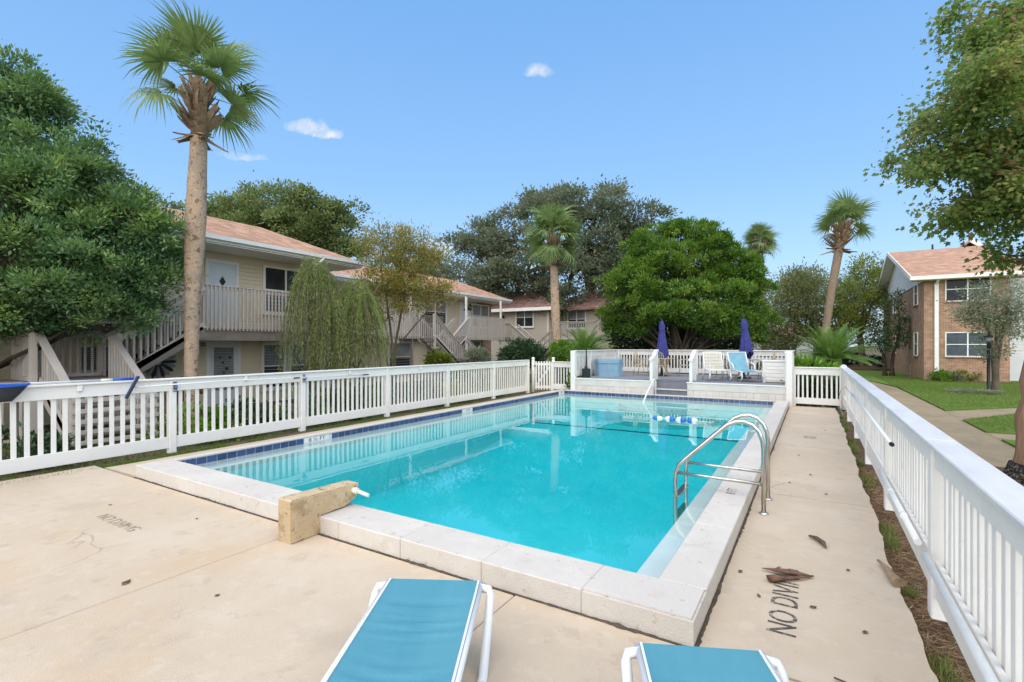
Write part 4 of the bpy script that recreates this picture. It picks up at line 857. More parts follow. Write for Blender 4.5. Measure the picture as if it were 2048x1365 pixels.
# ---- dark evergreen on the left
d = 11.0; bs = gnd(-40, d)
tree('broadleaf_evergreen', 'large dark green glossy-leaved tree filling the left edge beside the palm', bs, [([bs, at(-35, 740, d), at(-10, 640, d), at(20, 520, d)], .20, .09)],
     E(d, (40, 480, 225, 125, 2.2, 0), (10, 300, 165, 115, 1.9, .3), (190, 505, 125, 105, 1.6, -.3), (150, 350, 85, 80, 1.2, .2), (90, 400, 160, 90, 1.6, 0), (110, 600, 165, 60, 1.8, -.2), (245, 440, 65, 58, 1.0, .2), (240, 590, 80, 48, 1.0, 0), (-150, 430, 180, 210, 2.2, 0), (20, 205, 80, 60, .9, .2), (-30, 620, 120, 60, 1.5, -.8), (-60, 330, 150, 140, 1.8, .2), (292, 520, 34, 66, .6, 0), (80, 655, 110, 22, 1.0, -.2)),
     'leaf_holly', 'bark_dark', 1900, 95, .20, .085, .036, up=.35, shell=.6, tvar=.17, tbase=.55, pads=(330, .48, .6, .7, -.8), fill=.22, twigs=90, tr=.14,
     limbs=[([at(-30, 745, d), at(40, 715, d-.1), at(110, 680, d-.2), at(190, 640, d-.2), at(250, 600, d)], [.07, .06, .05, .035, .015]), ([at(-30, 750, d), at(20, 718, d-.5), at(80, 690, d-.6), at(150, 650, d-.4)], [.05, .045, .035, .015])])
# ---- big maple on the right
d = 7.6; bs = Vector((2.66, 9.9, GZ))
tr_pts = [bs, bs+Vector((.02, .0, .45)), bs+Vector((.10, .02, 1.5)), bs+Vector((.22, .05, 2.8)), bs+Vector((.35, .05, 4.2))]
tree('maple_tree', 'tall maple with rusty green leaves overhanging the right edge', bs, [(tr_pts, .23, .14)],
     E(d, (2060, 90, 130, 110, 1.2, .2), (1965, 190, 110, 80, 1.1, 0), (1900, 290, 95, 55, .9, 0), (2030, 320, 120, 90, 1.2, -.2), (1875, 335, 85, 32, .7, .1), (1985, 400, 80, 50, .9, 0), (2085, 440, 80, 60, 1.0, .2), (2060, 530, 40, 40, .5, .4), (1925, 440, 55, 20, .6, .2), (2150, 250, 150, 250, 1.6, 0), (1930, 90, 50, 40, .6, .4), (2010, 20, 70, 50, .8, .4)),
     'leaf_maple', 'bark_maple', 820, 62, .24, .060, .056, shape='maple', up=-.15, shell=.35, tvar=.22, pads=(130, .38, .45, .4, -1), fill=.02, tbase=.45, twigs=110, tr=.12, droop=.25)
# dark scorched foot of the maple
mf = B().tube([bs+Vector((0, 0, -.02)), bs+Vector((.01, 0, .14)), bs+Vector((.03, 0, .30))], [.40, .285, .252], 14).obj('trunk_collar', 'bark_black', bpy.data.objects['maple_tree'], -bs)
# ---- live oak at the back
d = 40; bs = gnd(1165, d)
tree('live_oak', 'broad grey-green live oak with dark trunk behind the second palm', bs, [([bs, at(1165, 650, d), at(1185, 590, d), at(1170, 520, d)], .75, .35)],
     E(d, (1010, 480, 80, 60, 3, 0), (1095, 430, 85, 42, 3.5, 0), (1190, 440, 95, 52, 3.5, 0), (1285, 460, 52, 42, 3, 0), (1050, 550, 105, 60, 3, -1), (1180, 545, 115, 75, 3, -1), (955, 500, 40, 50, 2.5, 0), (985, 575, 45, 38, 2, -1), (1245, 520, 70, 60, 3, 0), (1120, 600, 50, 35, 2, -1), (1230, 610, 60, 45, 2, 0)),
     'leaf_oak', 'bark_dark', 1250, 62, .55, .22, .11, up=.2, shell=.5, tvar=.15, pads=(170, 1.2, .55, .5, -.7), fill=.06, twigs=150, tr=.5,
     limbs=[([at(1165, 650, d), at(1120, 630, d-1), at(1070, 595, d-1.5), at(1030, 560, d-1.5), at(1000, 540, d-1)], [.42, .36, .28, .2, .1]), ([at(1175, 620, d), at(1220, 580, d), at(1260, 540, d)], [.35, .25, .1])])
# ---- bright juniper behind the deck
d = 28; bs = gnd(1365, d)
jl = [(1352, 452, 30, 22, 1, 0), (1300, 485, 45, 28, 1.3, 0), (1400, 475, 42, 28, 1.3, 0), (1330, 520, 62, 32, 1.6, -.5), (1440, 505, 42, 30, 1.4, 0), (1480, 535, 42, 30, 1.4, 0), (1270, 560, 60, 30, 1.5, -.6),
      (1345, 575, 62, 28, 1.5, -1.2), (1500, 580, 40, 34, 1.4, 0), (1430, 590, 62, 30, 1.6, -1.2), (1245, 605, 45, 30, 1.5, -.3), (1310, 615, 55, 26, 1.4, -1.4), (1390, 628, 60, 24, 1.4, -1.6), (1470, 630, 50, 26, 1.4, -1),
      (1520, 625, 32, 38, 1.3, 0), (1222, 640, 26, 26, 1.2, 0), (1265, 652, 40, 18, 1.2, -.8), (1450, 655, 45, 16, 1.2, -1.2), (1535, 660, 20, 22, 1.0, 0), (1345, 545, 90, 55, 1.6, 1.2), (1430, 560, 90, 50, 1.6, 1.2)]
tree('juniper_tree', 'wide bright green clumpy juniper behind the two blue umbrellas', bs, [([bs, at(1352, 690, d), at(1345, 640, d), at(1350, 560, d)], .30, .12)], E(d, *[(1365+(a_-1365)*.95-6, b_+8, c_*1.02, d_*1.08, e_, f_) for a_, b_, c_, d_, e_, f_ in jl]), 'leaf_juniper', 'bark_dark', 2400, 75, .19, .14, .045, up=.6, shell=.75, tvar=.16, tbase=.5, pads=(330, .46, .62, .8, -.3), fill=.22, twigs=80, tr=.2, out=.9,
     limbs=[([bs+Vector((rnd.uniform(-.3, .3), 0, .2)), at(1362+.35*dx+rnd.uniform(-10, 10), 695+rnd.uniform(-12, 8), d+rnd.uniform(-.6, .6)), at(1365+.75*dx+rnd.uniform(-12, 12), 668+rnd.uniform(-14, 12), d+rnd.uniform(-1, .8)), at(1365+dx, 635+rnd.uniform(-20, 15), d+rnd.uniform(-1.5, 1))], [rnd.uniform(.06, .12), .07, .045, .015]) for dx in [rnd.uniform(-150, 160) for _ in range(30)]])
shrub_later = [('dark understorey bush behind the juniper trunk', 1300, 31), ('dark understorey bush behind the juniper, right side', 1420, 31)]
# ---- trees behind the left buildings
d = 40; bs = gnd(520, d)
tree('shade_tree', 'leafy green tree rising behind the near left roof', bs, [([bs, at(520, 560, d), at(525, 480, d)], .4, .2)], E(d, (455, 440, 55, 38, 3, 0), (530, 410, 52, 30, 3, 0), (580, 430, 62, 40, 3, -1), (510, 465, 80, 40, 3, 0), (420, 455, 35, 25, 2, 0)), 'leaf_back', 'bark_grey', 430, 60, .5, .22, .12, tbase=.5, shell=.35, pads=(75, 1.15, .6, .6, -.7), fill=.05, twigs=60, tr=.3)
bs = gnd(640, d)
tree('shade_tree', 'green tree with a brown dead spot behind the gap between the left roofs', bs, [([bs, at(645, 560, d), at(640, 490, d)], .4, .2)], E(d, (640, 445, 58, 42, 3, 0), (670, 480, 40, 40, 3, 0), (600, 480, 60, 40, 3, 1), (690, 500, 35, 28, 2, 0), (675, 420, 22, 18, 1.5, 0)), 'leaf_back', 'bark_grey', 400, 60, .5, .22, .12, tbase=.40, shell=.4, pads=(75, 1.15, .6, .6, -.7), fill=.05, twigs=60, tr=.3)
d = 46; bs = gnd(900, d)
tree('shade_tree', 'loose green tree seen between the second roof and the oak', bs, [([bs, at(895, 600, d), at(890, 560, d)], .3, .15)], E(d, (880, 530, 45, 35, 2.5, 0), (935, 555, 45, 28, 2.5, 0), (850, 545, 40, 30, 2.5, 0), (960, 590, 30, 30, 2, 0)), 'leaf_oak', 'bark_grey', 190, 46, .8, .24, .12, tbase=.6, shell=.3, twigs=60, tr=.25)
d = 30; bs = gnd(290, d)
tree('shade_tree', 'small green tree top over the near left roof behind the palm', bs, [([bs, at(300, 470, d), at(310, 430, d)], .2, .1)], E(d, (300, 430, 50, 32, 2, 0), (255, 445, 45, 32, 2, 0)), 'leaf_back', 'bark_grey', 90, 46, .5, .2, .09, tbase=.35, twigs=30, tr=.12)
# ---- crape myrtle in front of the second building
d = 17.5; bs = gnd(785, d)
tree('crape_myrtle', 'loose olive and rust coloured crape myrtle in front of the second building', bs,
     [([bs, at(785, 690, d), at(775, 610, d), at(760, 520, d)], .06, .02), ([bs, at(792, 680, d), at(810, 590, d), at(800, 500, d)], .06, .02), ([bs, at(788, 700, d), at(840, 640, d), at(880, 590, d)], .045, .012), ([bs, at(770, 690, d), at(745, 610, d), at(735, 560, d)], .045, .015)],
     E(d, (770, 495, 52, 42, 1.1, 0), (825, 500, 45, 45, 1.1, .2), (755, 590, 60, 50, 1.1, -.3), (830, 585, 55, 42, 1.1, -.2), (885, 585, 32, 20, .7, 0), (800, 545, 70, 50, 1.1, 0), (730, 640, 30, 40, .7, -.3), (870, 520, 25, 26, .7, 0)),
     'leaf_crape', 'bark_grey', 460, 60, .28, .085, .036, tbase=.48, tvar=.3, shell=.2, twigs=160, tr=.05)
# ---- weeping shrubs
def weeping(label, base, top, spread, n, hmin, seed):
    r = np.random.default_rng(seed); t_ = thing('weeping_shrub', label, 'shrub', tuple(base), 0, 'weeping shrubs by the near left building'); bs = Vector(base); tp = Vector(top)-bs
    b = B(); Ps = []; As = []; Ts = []
    for k in range(5):
        q = tp+Vector((r.normal()*spread*.3, r.normal()*spread*.3, -.3)); limb(b, (r.normal()*.08, r.normal()*.08, 0), q, .045, .015, 0, 7, 6, .06)
    for k in range(n):
        a = r.uniform(0, 2*math.pi); s = spread*math.sqrt(r.uniform(.02, 1)); h0 = tp.z - .5*(s/spread)**2*spread*1.0 + r.normal()*.12
        st = Vector((tp.x+.35*s*math.cos(a), tp.y+.35*s*math.sin(a), h0-.25)); ap = Vector((tp.x+s*.8*math.cos(a), tp.y+s*.8*math.sin(a), h0)); ln = r.uniform(.5, 1)*max(.5, h0-hmin)
        en = Vector((tp.x+s*1.08*math.cos(a)+r.normal()*.06, tp.y+s*1.08*math.sin(a)+r.normal()*.06, h0-ln)); pts = []
        for i in range(9):
            u = i/8; pts.append(st*(1-u)**2+ap*2*u*(1-u)+en*u*u if u else st)
        if k % 3 == 0: b.tube(pts, .006, 4, False)
        ct = r.normal()*.2+.45
        for i in range(60):
            u = r.random()**.7; j = min(7, int(u*8)); f = u*8-j; p = pts[j].lerp(pts[j+1], f); tg = (pts[j+1]-pts[j]).normalized()
            Ps.append(p); As.append(tg*.6+Vector((r.normal()*.55, r.normal()*.55, -.25+r.normal()*.2))); Ts.append(ct+r.normal()*.15)
    b.obj('stems', 'bark_grey', t_)
    place('foliage', leaf_mesh('foliage', 'leaf_weep', np.array(Ps), np.array(As), .10, .012, np.array(Ts)), t_)
d = 14.6
weeping('taller weeping shrub with long hanging branches in front of the near left building', gnd(622, d), at(628, 505, d), 1.0, 300, .35, 1)
weeping('lower weeping shrub with long hanging branches beside the crape myrtle', gnd(700, d+.4), at(712, 552, d+.4), 1.05, 290, .2, 2)
weeping('low inner weeping shrub between its two taller neighbours', gnd(662, d-.3), at(662, 580, d-.3), .7, 150, .1, 3)
# ---- palms
def fan_frond(seed, lp, lb, nseg=40, bend=.3):
    r = random.Random(seed); b = B(); pts = [Vector((lp*i/5, 0, .05*lp*math.sin(math.pi*i/5))) for i in range(6)]
    b.tube(pts, [.022, .018, .015, .012, .010, .006], 5)
    vs0 = []
    c0 = pts[-1]
    for k in range(nseg):
        a = R(-125+250*k/(nseg-1)); L = lb*(.62+.38*math.cos(a*.62))*r.uniform(.88, 1.08); wd = .030*lb*1.0
        d_ = Vector((math.cos(a), math.sin(a), .20*abs(math.sin(a)))).normalized(); s_ = Vector((-math.sin(a), math.cos(a), 0)); fold = .012
        dr = bend*r.uniform(.6, 1.5); p = []
        for q in (.02, .45, .8, 1.0):
            c_ = c0+d_*L*q; c_.z -= dr*L*q**3; p.append((c_, wd*(.35 if q < .1 else 1.0 if q < .6 else .5 if q < .9 else .04)))
        for (c1, w1), (c2, w2) in zip(p, p[1:]): b.add([c1-s_*w1, c1+s_*w1, c2+s_*w2, c2-s_*w2], [(0, 1, 2, 3)])
    me = b.mesh('frond', 'leaf_palm', False)
    a_ = me.attributes.new('tint', 'FLOAT', 'FACE'); a_.data.foreach_set('value', [min(1, max(0, .45+r.gauss(0, .16))) for _ in me.polygons]); return me
def palm(label, trunk, r0, r1, lp, lb, nf, seed, bark='bark_palm', nboot=34, sw=1.0, lo=-38, bulge=0, hb=None):
    r = random.Random(seed); bs = Vector(trunk[0]); t_ = thing('sabal_palm', label, 'palm', tuple(bs), 0, 'sabal palms')
    pts = [Vector(p)-bs for p in trunk]; fine = []
    for i in range(len(pts)-1):
        for k in range(8): fine.append(pts[i].lerp(pts[i+1], k/8))
    fine.append(pts[-1]); m = len(fine)
    rad = []
    for i in range(m):
        f_ = i/(m-1); rr_ = r0+(r1-r0)*f_
        if bulge: rr_ += bulge*math.exp(-((f_-.68)/.2)**2)
        rad.append(rr_*(1+.035*r.uniform(-1, 1)) + (.25*r0 if i == 0 else 0))
    B().tube(fine, rad, 14).obj('trunk', bark, t_)
    top = pts[-1]; ax = (pts[-1]-pts[-2]).normalized(); H = hb or lp*.95
    B().tube([top-ax*.05, top+ax*H*.35, top+ax*H*.8, top+ax*H*1.1], [r1*.95, r1*1.25, r1*.8, r1*.25], 10).obj('crown_shaft', 'boot', t_)
    bm_ = B().add([(0, -.085, 0), (0, .085, 0), (0, 0, .05), (.2, -.062, .03), (.2, .062, .03), (.2, 0, .07), (.40, -.045, .10), (.40, .045, .10), (.40, 0, .13), (.50, -.05, .15), (.48, .0, .15), (.51, .045, .16)], [(0, 3, 5, 2), (2, 5, 4, 1), (3, 6, 8, 5), (5, 8, 7, 4), (6, 9, 10, 8), (8, 10, 11, 7), (0, 1, 4, 3), (3, 4, 7, 6), (6, 7, 11, 10, 9)]).mesh('frond_stub', 'boot')
    for k in range(nboot):
        az = k*2.399+r.uniform(-.2, .2); f = k/nboot; q = top+ax*(H*(.72 if not hb else .9)*f-.02)
        el = R(r.uniform(12, 45)+20*f) * (1 if f > .10 else -1.0); sc = r.uniform(.7, 1.15)*r1/.15*sw
        o = place('frond_stub', bm_, t_, q+Vector((math.cos(az), math.sin(az), 0))*r1*.55, (0, 0, 0), sc*.8); o.rotation_euler = (Euler((0, 0, az)).to_matrix() @ Euler((0, -el, 0)).to_matrix() @ Euler((r.uniform(-.5, .5), 0, r.uniform(-.35, .35))).to_matrix()).to_euler()
    fm = [fan_frond(seed*10+i, lp*(.9+.1*i), lb, 40, .22+.16*i) for i in range(4)]
    for k in range(nf):
        az = k*2.399+r.uniform(-.25, .25); f = (k+.5)/nf; el = R(88-(88-lo)*f**1.1+r.uniform(-9, 9)); q = top+ax*H*(1.0-.2*f)
        o = place('frond', fm[k % 4], t_, q, (0, 0, 0), r.uniform(.85, 1.08)); o.rotation_euler = (Euler((0, 0, az)).to_matrix() @ Euler((0, -el, 0)).to_matrix() @ Euler((r.uniform(-.7, .7), 0, 0)).to_matrix()).to_euler()
    return t_
d = 11.5
palm('tall sabal palm with pale trunk, nearest the camera beside the dark green tree', [gnd(381, d), at(382, 760, d), at(386, 560, d), at(393, 400, d), at(398, 275, d)], .135, .165, .85, .85, 17, 3, 'bark_palm_pale', 80, 1.25, -24, .06, 1.18)
d = 27
palm('sabal palm with full crown in front of the live oak', [gnd(1118, d), at(1114, 700, d), at(1110, 600, d), at(1108, 530, d)], .25, .21, .95, 1.05, 38, 5, 'bark_palm_pale', 60, 1.3, -40, .02, 1.5)
d = 48
palm('distant sabal palm showing above the right shoulder of the juniper', [gnd(1530, d), at(1524, 550, d), at(1520, 505, d)], .28, .26, 1.0, 1.15, 30, 7, 'bark_palm', 30, 1.7)
d = 30
palm('leaning sabal palm rising behind the right sago palm', [gnd(1643, d), at(1650, 670, d), at(1663, 580, d), at(1678, 500, d)], .20, .24, .95, 1.1, 15, 9, 'bark_palm', 84, 1.25, -10, 0, 1.5)
# ---- sago palms
def sago(label, base, zt, rt, n, ln, seed, lo=-8):
    r = random.Random(seed); t_ = thing('sago_palm', label, 'sago palm', tuple(base), 0, 'sago palms')
    B().lathe([(rt*.9, 0), (rt*1.05, zt*.4), (rt, zt*.8), (rt*.5, zt), (.01, zt+.05)], 14).obj('stump', 'bark_dark', t_)
    ms = []
    for v in range(3):
        P = []; A = []; rv = random.Random(seed+v); b = B(); pts = []
        for i in range(13):
            u = i/12; pts.append(Vector((ln*u, 0, ln*(.28*u-.42*u*u*(.7+.3*v)))))
        b.tube(pts, [.018*(1-.8*i/12) for i in range(13)], 4, False); k0 = len(b.f)
        for i in range(90):
            u = .10+.9*(i//2)/45; j = min(11, int(u*12)); p = pts[j].lerp(pts[j+1], u*12-j); tg = (pts[j+1]-pts[j]).normalized(); s_ = 1 if i % 2 else -1
            L = ln*.17*math.sin(math.pi*min(1, .15+.85*u))**.6; dr = (tg*.75+Vector((0, s_*.85, .32))).normalized(); w_ = tg*.011
            e = p+dr*L; e.z -= .1*L; b.add([p-w_, p+w_, p+dr*L*.6+w_*.8, e, p+dr*L*.6-w_*.8], [(0, 1, 2, 3, 4)])
        me = b.mesh('frond', 'leaf_sago', False); a_ = me.attributes.new('tint', 'FLOAT', 'FACE'); a_.data.foreach_set('value', [min(1, max(0, .5+rv.gauss(0, .16))) for _ in me.polygons]); ms.append(me)
    for k in range(n):
        az = k*2.399; f = (k+.5)/n; el = R(72-(72-lo)*f+r.uniform(-7, 7))
        o = place('frond', ms[k % 3], t_, (math.cos(az)*rt*.3, math.sin(az)*rt*.3, zt*.97), (0, 0, 0), r.uniform(.85, 1.05)); o.rotation_euler = (Euler((0, 0, az)).to_matrix() @ Euler((0, -el, 0)).to_matrix() @ Euler((r.uniform(-.3, .3), 0, 0)).to_matrix()).to_euler()
sago('sago palm with arching fronds behind the pale blue tub', gnd(1168, 24.5), 1.55, .28, 52, 1.75, 21, -15)
sago('wide sago palm behind the right end of the deck', gnd(1665, 23), 1.35, .52, 60, 1.95, 22, -5)
# ---- background trees on the right
def bgtree(u, d, label, lst, mat, n, per, L=.2, clr=.6, stems=5, **kw):
    bs = gnd(u, d); tr = [([bs+Vector((rnd.uniform(-.3, .3), rnd.uniform(-.3, .3), 0)), at(u+rnd.uniform(-8, 8), 670, d), at(lst[i % len(lst)][0]*.6+u*.4, lst[i % len(lst)][1]+25, d)], kw.get('r0', .12), .04) for i in range(stems)]; kw.pop('r0', None)
    return tree('crape_myrtle', label, bs, tr, E(d, *lst), mat, 'bark_grey', n, per, clr, L, L*.45, twigs=80, tr=.09, **kw)
bgtree(1590, 42, 'dense pale olive tree behind the right end of the deck', [(1590, 600, 48, 40, 2, 0), (1570, 650, 60, 40, 2, 0), (1640, 640, 50, 45, 2, 0), (1600, 560, 30, 22, 1.5, 0), (1545, 690, 40, 22, 1.5, 0)], 'leaf_bg', 380, 60, .2, .7, shell=.3, tbase=.45)
bgtree(1630, 52, 'grey green treetops behind the leaning palm', [(1630, 570, 45, 30, 2.5, 0), (1590, 575, 30, 25, 2, 0), (1690, 600, 40, 45, 2.5, 0)], 'leaf_oak', 200, 50, .24, .8, shell=.3, tbase=.7)
bgtree(1722, 40, 'yellow green crape myrtle with pale thick trunk left of the brick house', [(1735, 545, 35, 30, 1.6, 0), (1700, 590, 42, 35, 1.6, 0), (1765, 570, 25, 45, 1.5, .5), (1740, 620, 45, 40, 1.6, 0), (1690, 640, 35, 35, 1.5, 0), (1720, 660, 45, 30, 1.5, .5)], 'leaf_yellow', 330, 50, .17, .55, 6, shell=.25, tbase=.4, r0=.16)
bgtree(1440, 60, 'grey green tree far behind the juniper', [(1440, 600, 90, 60, 4, 0), (1520, 620, 60, 50, 4, 0), (1360, 630, 80, 50, 4, 0)], 'leaf_bg', 220, 50, .3, 1.0, shell=.4)
bgtree(1830, 62, 'tall tree far behind the brick house', [(1740, 580, 40, 40, 3, 0), (1800, 560, 40, 40, 3, 0)], 'leaf_back', 120, 40, .3, 1.0, shell=.4)
for i, (u, v, d, ru) in enumerate(((200, 600, 60, 200), (760, 640, 62, 120), (1000, 640, 70, 140), (-300, 560, 60, 220), (2250, 560, 70, 260), (2600, 520, 60, 300))):
    bgtree(u, d, ('background tree far behind the near left roof', 'background tree behind the second roof', 'background tree far behind the back building', 'background tree out past the left edge', 'background tree out past the brick house', 'background tree far off to the right')[i], [(u, v, ru, 70, 5, 0), (u+ru*.6, v+30, ru*.6, 60, 5, 0)], 'leaf_back', 260, 40, .4, 1.3, 3, shell=.4)
d = 31; bs = gnd(1776, d)
tree('small_tree', 'small two-stemmed dark tree at the corner of the brick house', bs, [([bs+Vector((-.12, 0, 0)), at(1768, 715, d), at(1758, 690, d), at(1745, 675, d)], .12, .05), ([bs+Vector((.2, 0, 0)), at(1785, 710, d), at(1795, 680, d), at(1800, 650, d)], .12, .05)], E(d, (1785, 680, 25, 22, .7, 0), (1800, 640, 18, 26, .6, 0), (1755, 690, 18, 15, .6, 0), (1790, 600, 16, 22, .5, 0)), 'leaf_dark', 'bark_dark', 80, 40, .3, .13, .06, twigs=30, tr=.06, tbase=.7, shell=.3)
d = 20; bs = Vector((6.3, 27.25, GZ))
tree('thin_tree', 'thin grey leaved multi-stemmed tree beside the black lamp post', bs, [([bs, at(1990, 740, d), at(1985, 690, d), at(1970, 640, d), at(1950, 600, d)], .13, .03), ([bs, at(1994, 730, d), at(2002, 680, d), at(2015, 620, d)], .11, .03), ([bs, at(1992, 720, d), at(1993, 660, d), at(1992, 590, d)], .10, .03)],
     E(d, (1960, 610, 38, 42, .8, 0), (2010, 605, 40, 45, .8, 0), (1985, 650, 50, 30, .8, 0), (1935, 625, 25, 25, .6, 0), (2035, 640, 30, 40, .8, 0), (1990, 700, 28, 18, .4, 0)), 'leaf_oak', 'bark_grey', 260, 38, .28, .09, .04, tbase=.75, tvar=.3, shell=.2, twigs=150, tr=.06)
# ---- shrubs and beds
def shrub(name, label, base, ells, mat, n, per, clr, L, W_, group=None, **kw):
    t_ = thing(name, label, kw.pop('cat', 'shrub'), tuple(base), 0, group); b = B()
    for e in ells:
        for k in range(3): limb(b, (rnd.gauss(0, .05), rnd.gauss(0, .05), 0), Vector(e[0])-Vector(base)+Vector((rnd.gauss(0, .1), rnd.gauss(0, .1), 0)), .015, .005, 0, 4, 5)
    b.obj('stems', 'bark_grey', t_)
    crown('foliage', t_, mat, ells, n, per, clr, L, W_, base=Vector(base), **kw); return t_
shrub('leafy_shrub', 'bright lime green shrub behind the short picket panel', gnd(1128, 20.6), E(20.6, (1125, 705, 28, 22, .5, 0), (1130, 745, 25, 35, .45, 0)), 'leaf_shrub', 90, 45, .16, .11, .06)
shrub('vine_sprig', 'small leafy sprig growing through the picket panel beside the deck corner', Vector((-7.95, 17.45, .0)), [((-7.95, 17.42, .55), (.09, .07, .18)), ((-8.02, 17.42, .33), (.12, .06, .1))], 'leaf_shrub', 12, 18, .07, .09, .06)
shrub('round_shrub', 'dark rounded shrub in front of the back stairs', gnd(1045, 27), E(27, (1045, 705, 38, 25, 1, 0), (1020, 715, 22, 18, .8, 0), (1065, 715, 22, 18, .8, 0)), 'leaf_dark', 160, 60, .22, .12, .06)
shrub('leafy_shrub', 'yellow green shrub at the foot of the crossed stairs', gnd(878, 18), E(18, (878, 722, 24, 14, .4, 0)), 'leaf_yellow', 40, 40, .14, .13, .07)
shrub('round_shrub', 'faded grey green shrub by the brick part of the second building', gnd(950, 25), E(25, (955, 715, 22, 18, .6, 0)), 'leaf_oak', 60, 50, .2, .1, .05, tbase=.7)
for i, (y, r_, m_, lb) in enumerate(((2.6, .35, 'leaf_dark', 'low dark plants under the stairs behind the near end of the left fence'), (5.3, .42, 'leaf_shrub', 'low green plant behind the left fence beside the palm foot'), (6.4, .5, 'leaf_dark', 'dark low shrub behind the left fence, third bay'), (7.7, .5, 'leaf_holly', 'glossy low shrub behind the left fence, below the weeping shrubs'),
        (9.0, .5, 'leaf_dark', 'dark low shrub behind the middle of the left fence'), (10.4, .55, 'leaf_holly', 'green low shrub behind the left fence in front of the crape myrtle'), (12.0, .5, 'leaf_dark', 'dark low shrub behind the far half of the left fence'), (13.7, .5, 'leaf_weep', 'pale weedy shrub behind the far end of the left fence'), (15.6, .5, 'leaf_dark', 'dark low shrub behind the gate end of the left fence'))):
    x = -10.9-.3*rnd.random(); shrub('low_shrub', lb, Vector((x, y, GZ)), [((x, y, .12), (.5, .75, r_)), ((x+.3, y+.4, .0), (.35, .45, r_*.6))], m_, 46, 42, .16, .10, .045, 'low shrubs behind the left fence', tbase=.45)
for i, (x, lb) in enumerate(((-.35, 'dark leafy hedge plant behind the short picket panel, nearest the deck'), (.1, 'dark leafy hedge plant behind the middle of the short picket panel'), (.55, 'dark leafy hedge plant behind the short picket panel, nearest the round post'))):
    shrub('hedge_plant', lb, Vector((x, 18.3, GZ)), [((x, 18.3, .38), (.32, .35, .45))], 'leaf_dark', 50, 50, .14, .09, .05, 'hedge behind the picket panel')
shrub('leafy_shrub', 'yellow green broad-leaved plant left of the right sago palm', Vector((-.2, 22.4, GZ)), [((-.4, 22.4, .9), (.5, .3, .35)), ((.2, 22.6, .8), (.4, .3, .35))], 'leaf_shrub', 34, 22, .16, .24, .09, up=.9)
d = 33
for i, (u, m_, lb) in enumerate(((1885, 'leaf_shrub', 'light green bedding shrub by the downspout of the brick house'), (1905, 'leaf_oak', 'grey green bedding shrub under the brick house window, left'), (1925, 'leaf_yellow', 'yellow green bedding shrub under the brick house window, middle'), (1945, 'leaf_shrub', 'green bedding shrub under the brick house window, right'), (1965, 'leaf_dark', 'dark bedding shrub behind the lamp post'))):
    p = at(u, 745, 26.2); p.z = -.08; shrub('bedding_shrub', lb, p, [((p.x, p.y, .12), (.42, .35, .32))], m_, 30, 42, .16, .10, .05, 'bedding shrubs along the brick house')
for lb, u, d in shrub_later:
    shrub('round_shrub', lb, gnd(u, d), E(d, (u-35, 675, 45, 35, .8, 0), (u+35, 672, 45, 38, .8, 0)), 'leaf_dark', 170, 55, .4, .2, .1)
# strap leaved clump at the lamp post
bs = Vector((5.5, 26.4, -.07)); n = 420; a = NP.random(n)*6.283; rr = .75*np.sqrt(NP.random(n)); P = np.stack([rr*np.cos(a), rr*.7*np.sin(a), np.zeros(n)], 1); A = np.stack([np.cos(a)*.7, np.sin(a)*.7, .55+.7*NP.random(n)], 1)+NP.normal(size=(n, 3))*.2
sc_ = thing('strap_lily', 'clump of pale striped strap leaves on the lawn beside the lamp post', 'plant', tuple(bs))
place('leaves', leaf_mesh('leaves', 'leaf_oak', P, A, .42, .03, .75+NP.normal(size=n)*.2, 'leaf', droop=.5), sc_)
# box hedge and mulch ring at the far crape myrtle
for u, w_, lb in ((1690, 1.3, 'clipped dark hedge left of the pale thick trunk'), (1765, 1.5, 'clipped dark hedge right of the pale thick trunk')):
    p = gnd(u, 43); shrub('box_hedge', lb, p, [((p.x-w_*.5, p.y, .3), (.9, .6, .55)), ((p.x+w_*.5, p.y, .3), (.9, .6, .55))], 'leaf_dark', 120, 50, .25, .12, .07, cat='hedge')
p = gnd(1722, 40); mr_ = B().lathe([(1.9, 0), (1.5, .12), (.8, .28), (.01, .4)], 24).obj('mulch_mound', 'mulch', None, (p.x, p.y, -.1)); props(mr_, 'round reddish mulch mound under the pale thick trunk', 'mulch mound')

# ------------------------------------------------------------------ lawns and paths on the right
def sheet(name, poly, z, mat, thick=.05):
    o = B().prism(poly, 'z', z-thick, z).obj(name, mat); o['kind'] = 'structure'; return o
sheet('path', [(.96, -6), (3.29, -6), (3.29, 13.4), (3.29, 15.0), (3.30, 16.9), (3.34, 19.2), (3.30, 28.7), (2.75, 32.2), (1.2, 33.5), (.98, 33.5)], -.112, 'path')
sheet('path', [(3.295, 17.0), (3.345, 19.15), (5.2, 21.0), (9.6, 25.3), (9.6, 22.8), (4.75, 19.05)], -.108, 'path')
sheet('path', [(3.295, 13.9), (3.295, 14.9), (12, 14.9), (12, 13.9)], -.108, 'path')
LAWN = [[(3.36, 19.25), (5.2, 21.05), (9.6, 25.35), (30, 25.35), (30, 36.1), (8.61, 36.1), (8.6, 34.75), (5.19, 34.75), (5.17, 46), (-1, 46), (-1, 33.6), (1.2, 33.6), (2.8, 32.25), (3.34, 28.75)],
        [(3.31, 16.95), (4.76, 19.0), (9.6, 22.75), (30, 22.75), (30, 14.95), (3.305, 14.95)], [(3.30, 13.85), (12, 13.85), (12, 4), (3.30, 4)]]
for pl in LAWN: sheet('lawn', pl, -.075, 'lawn')
sheet('planting_bed', [(5.2, 33.4), (8.6, 33.6), (8.6, 34.7), (5.2, 34.7)], -.062, 'mulch', .03)
sheet('planting_bed', [(2.05, 9.0), (3.28, 9.0), (3.28, 10.8), (2.05, 10.8)], -.10, 'mulch', .03)
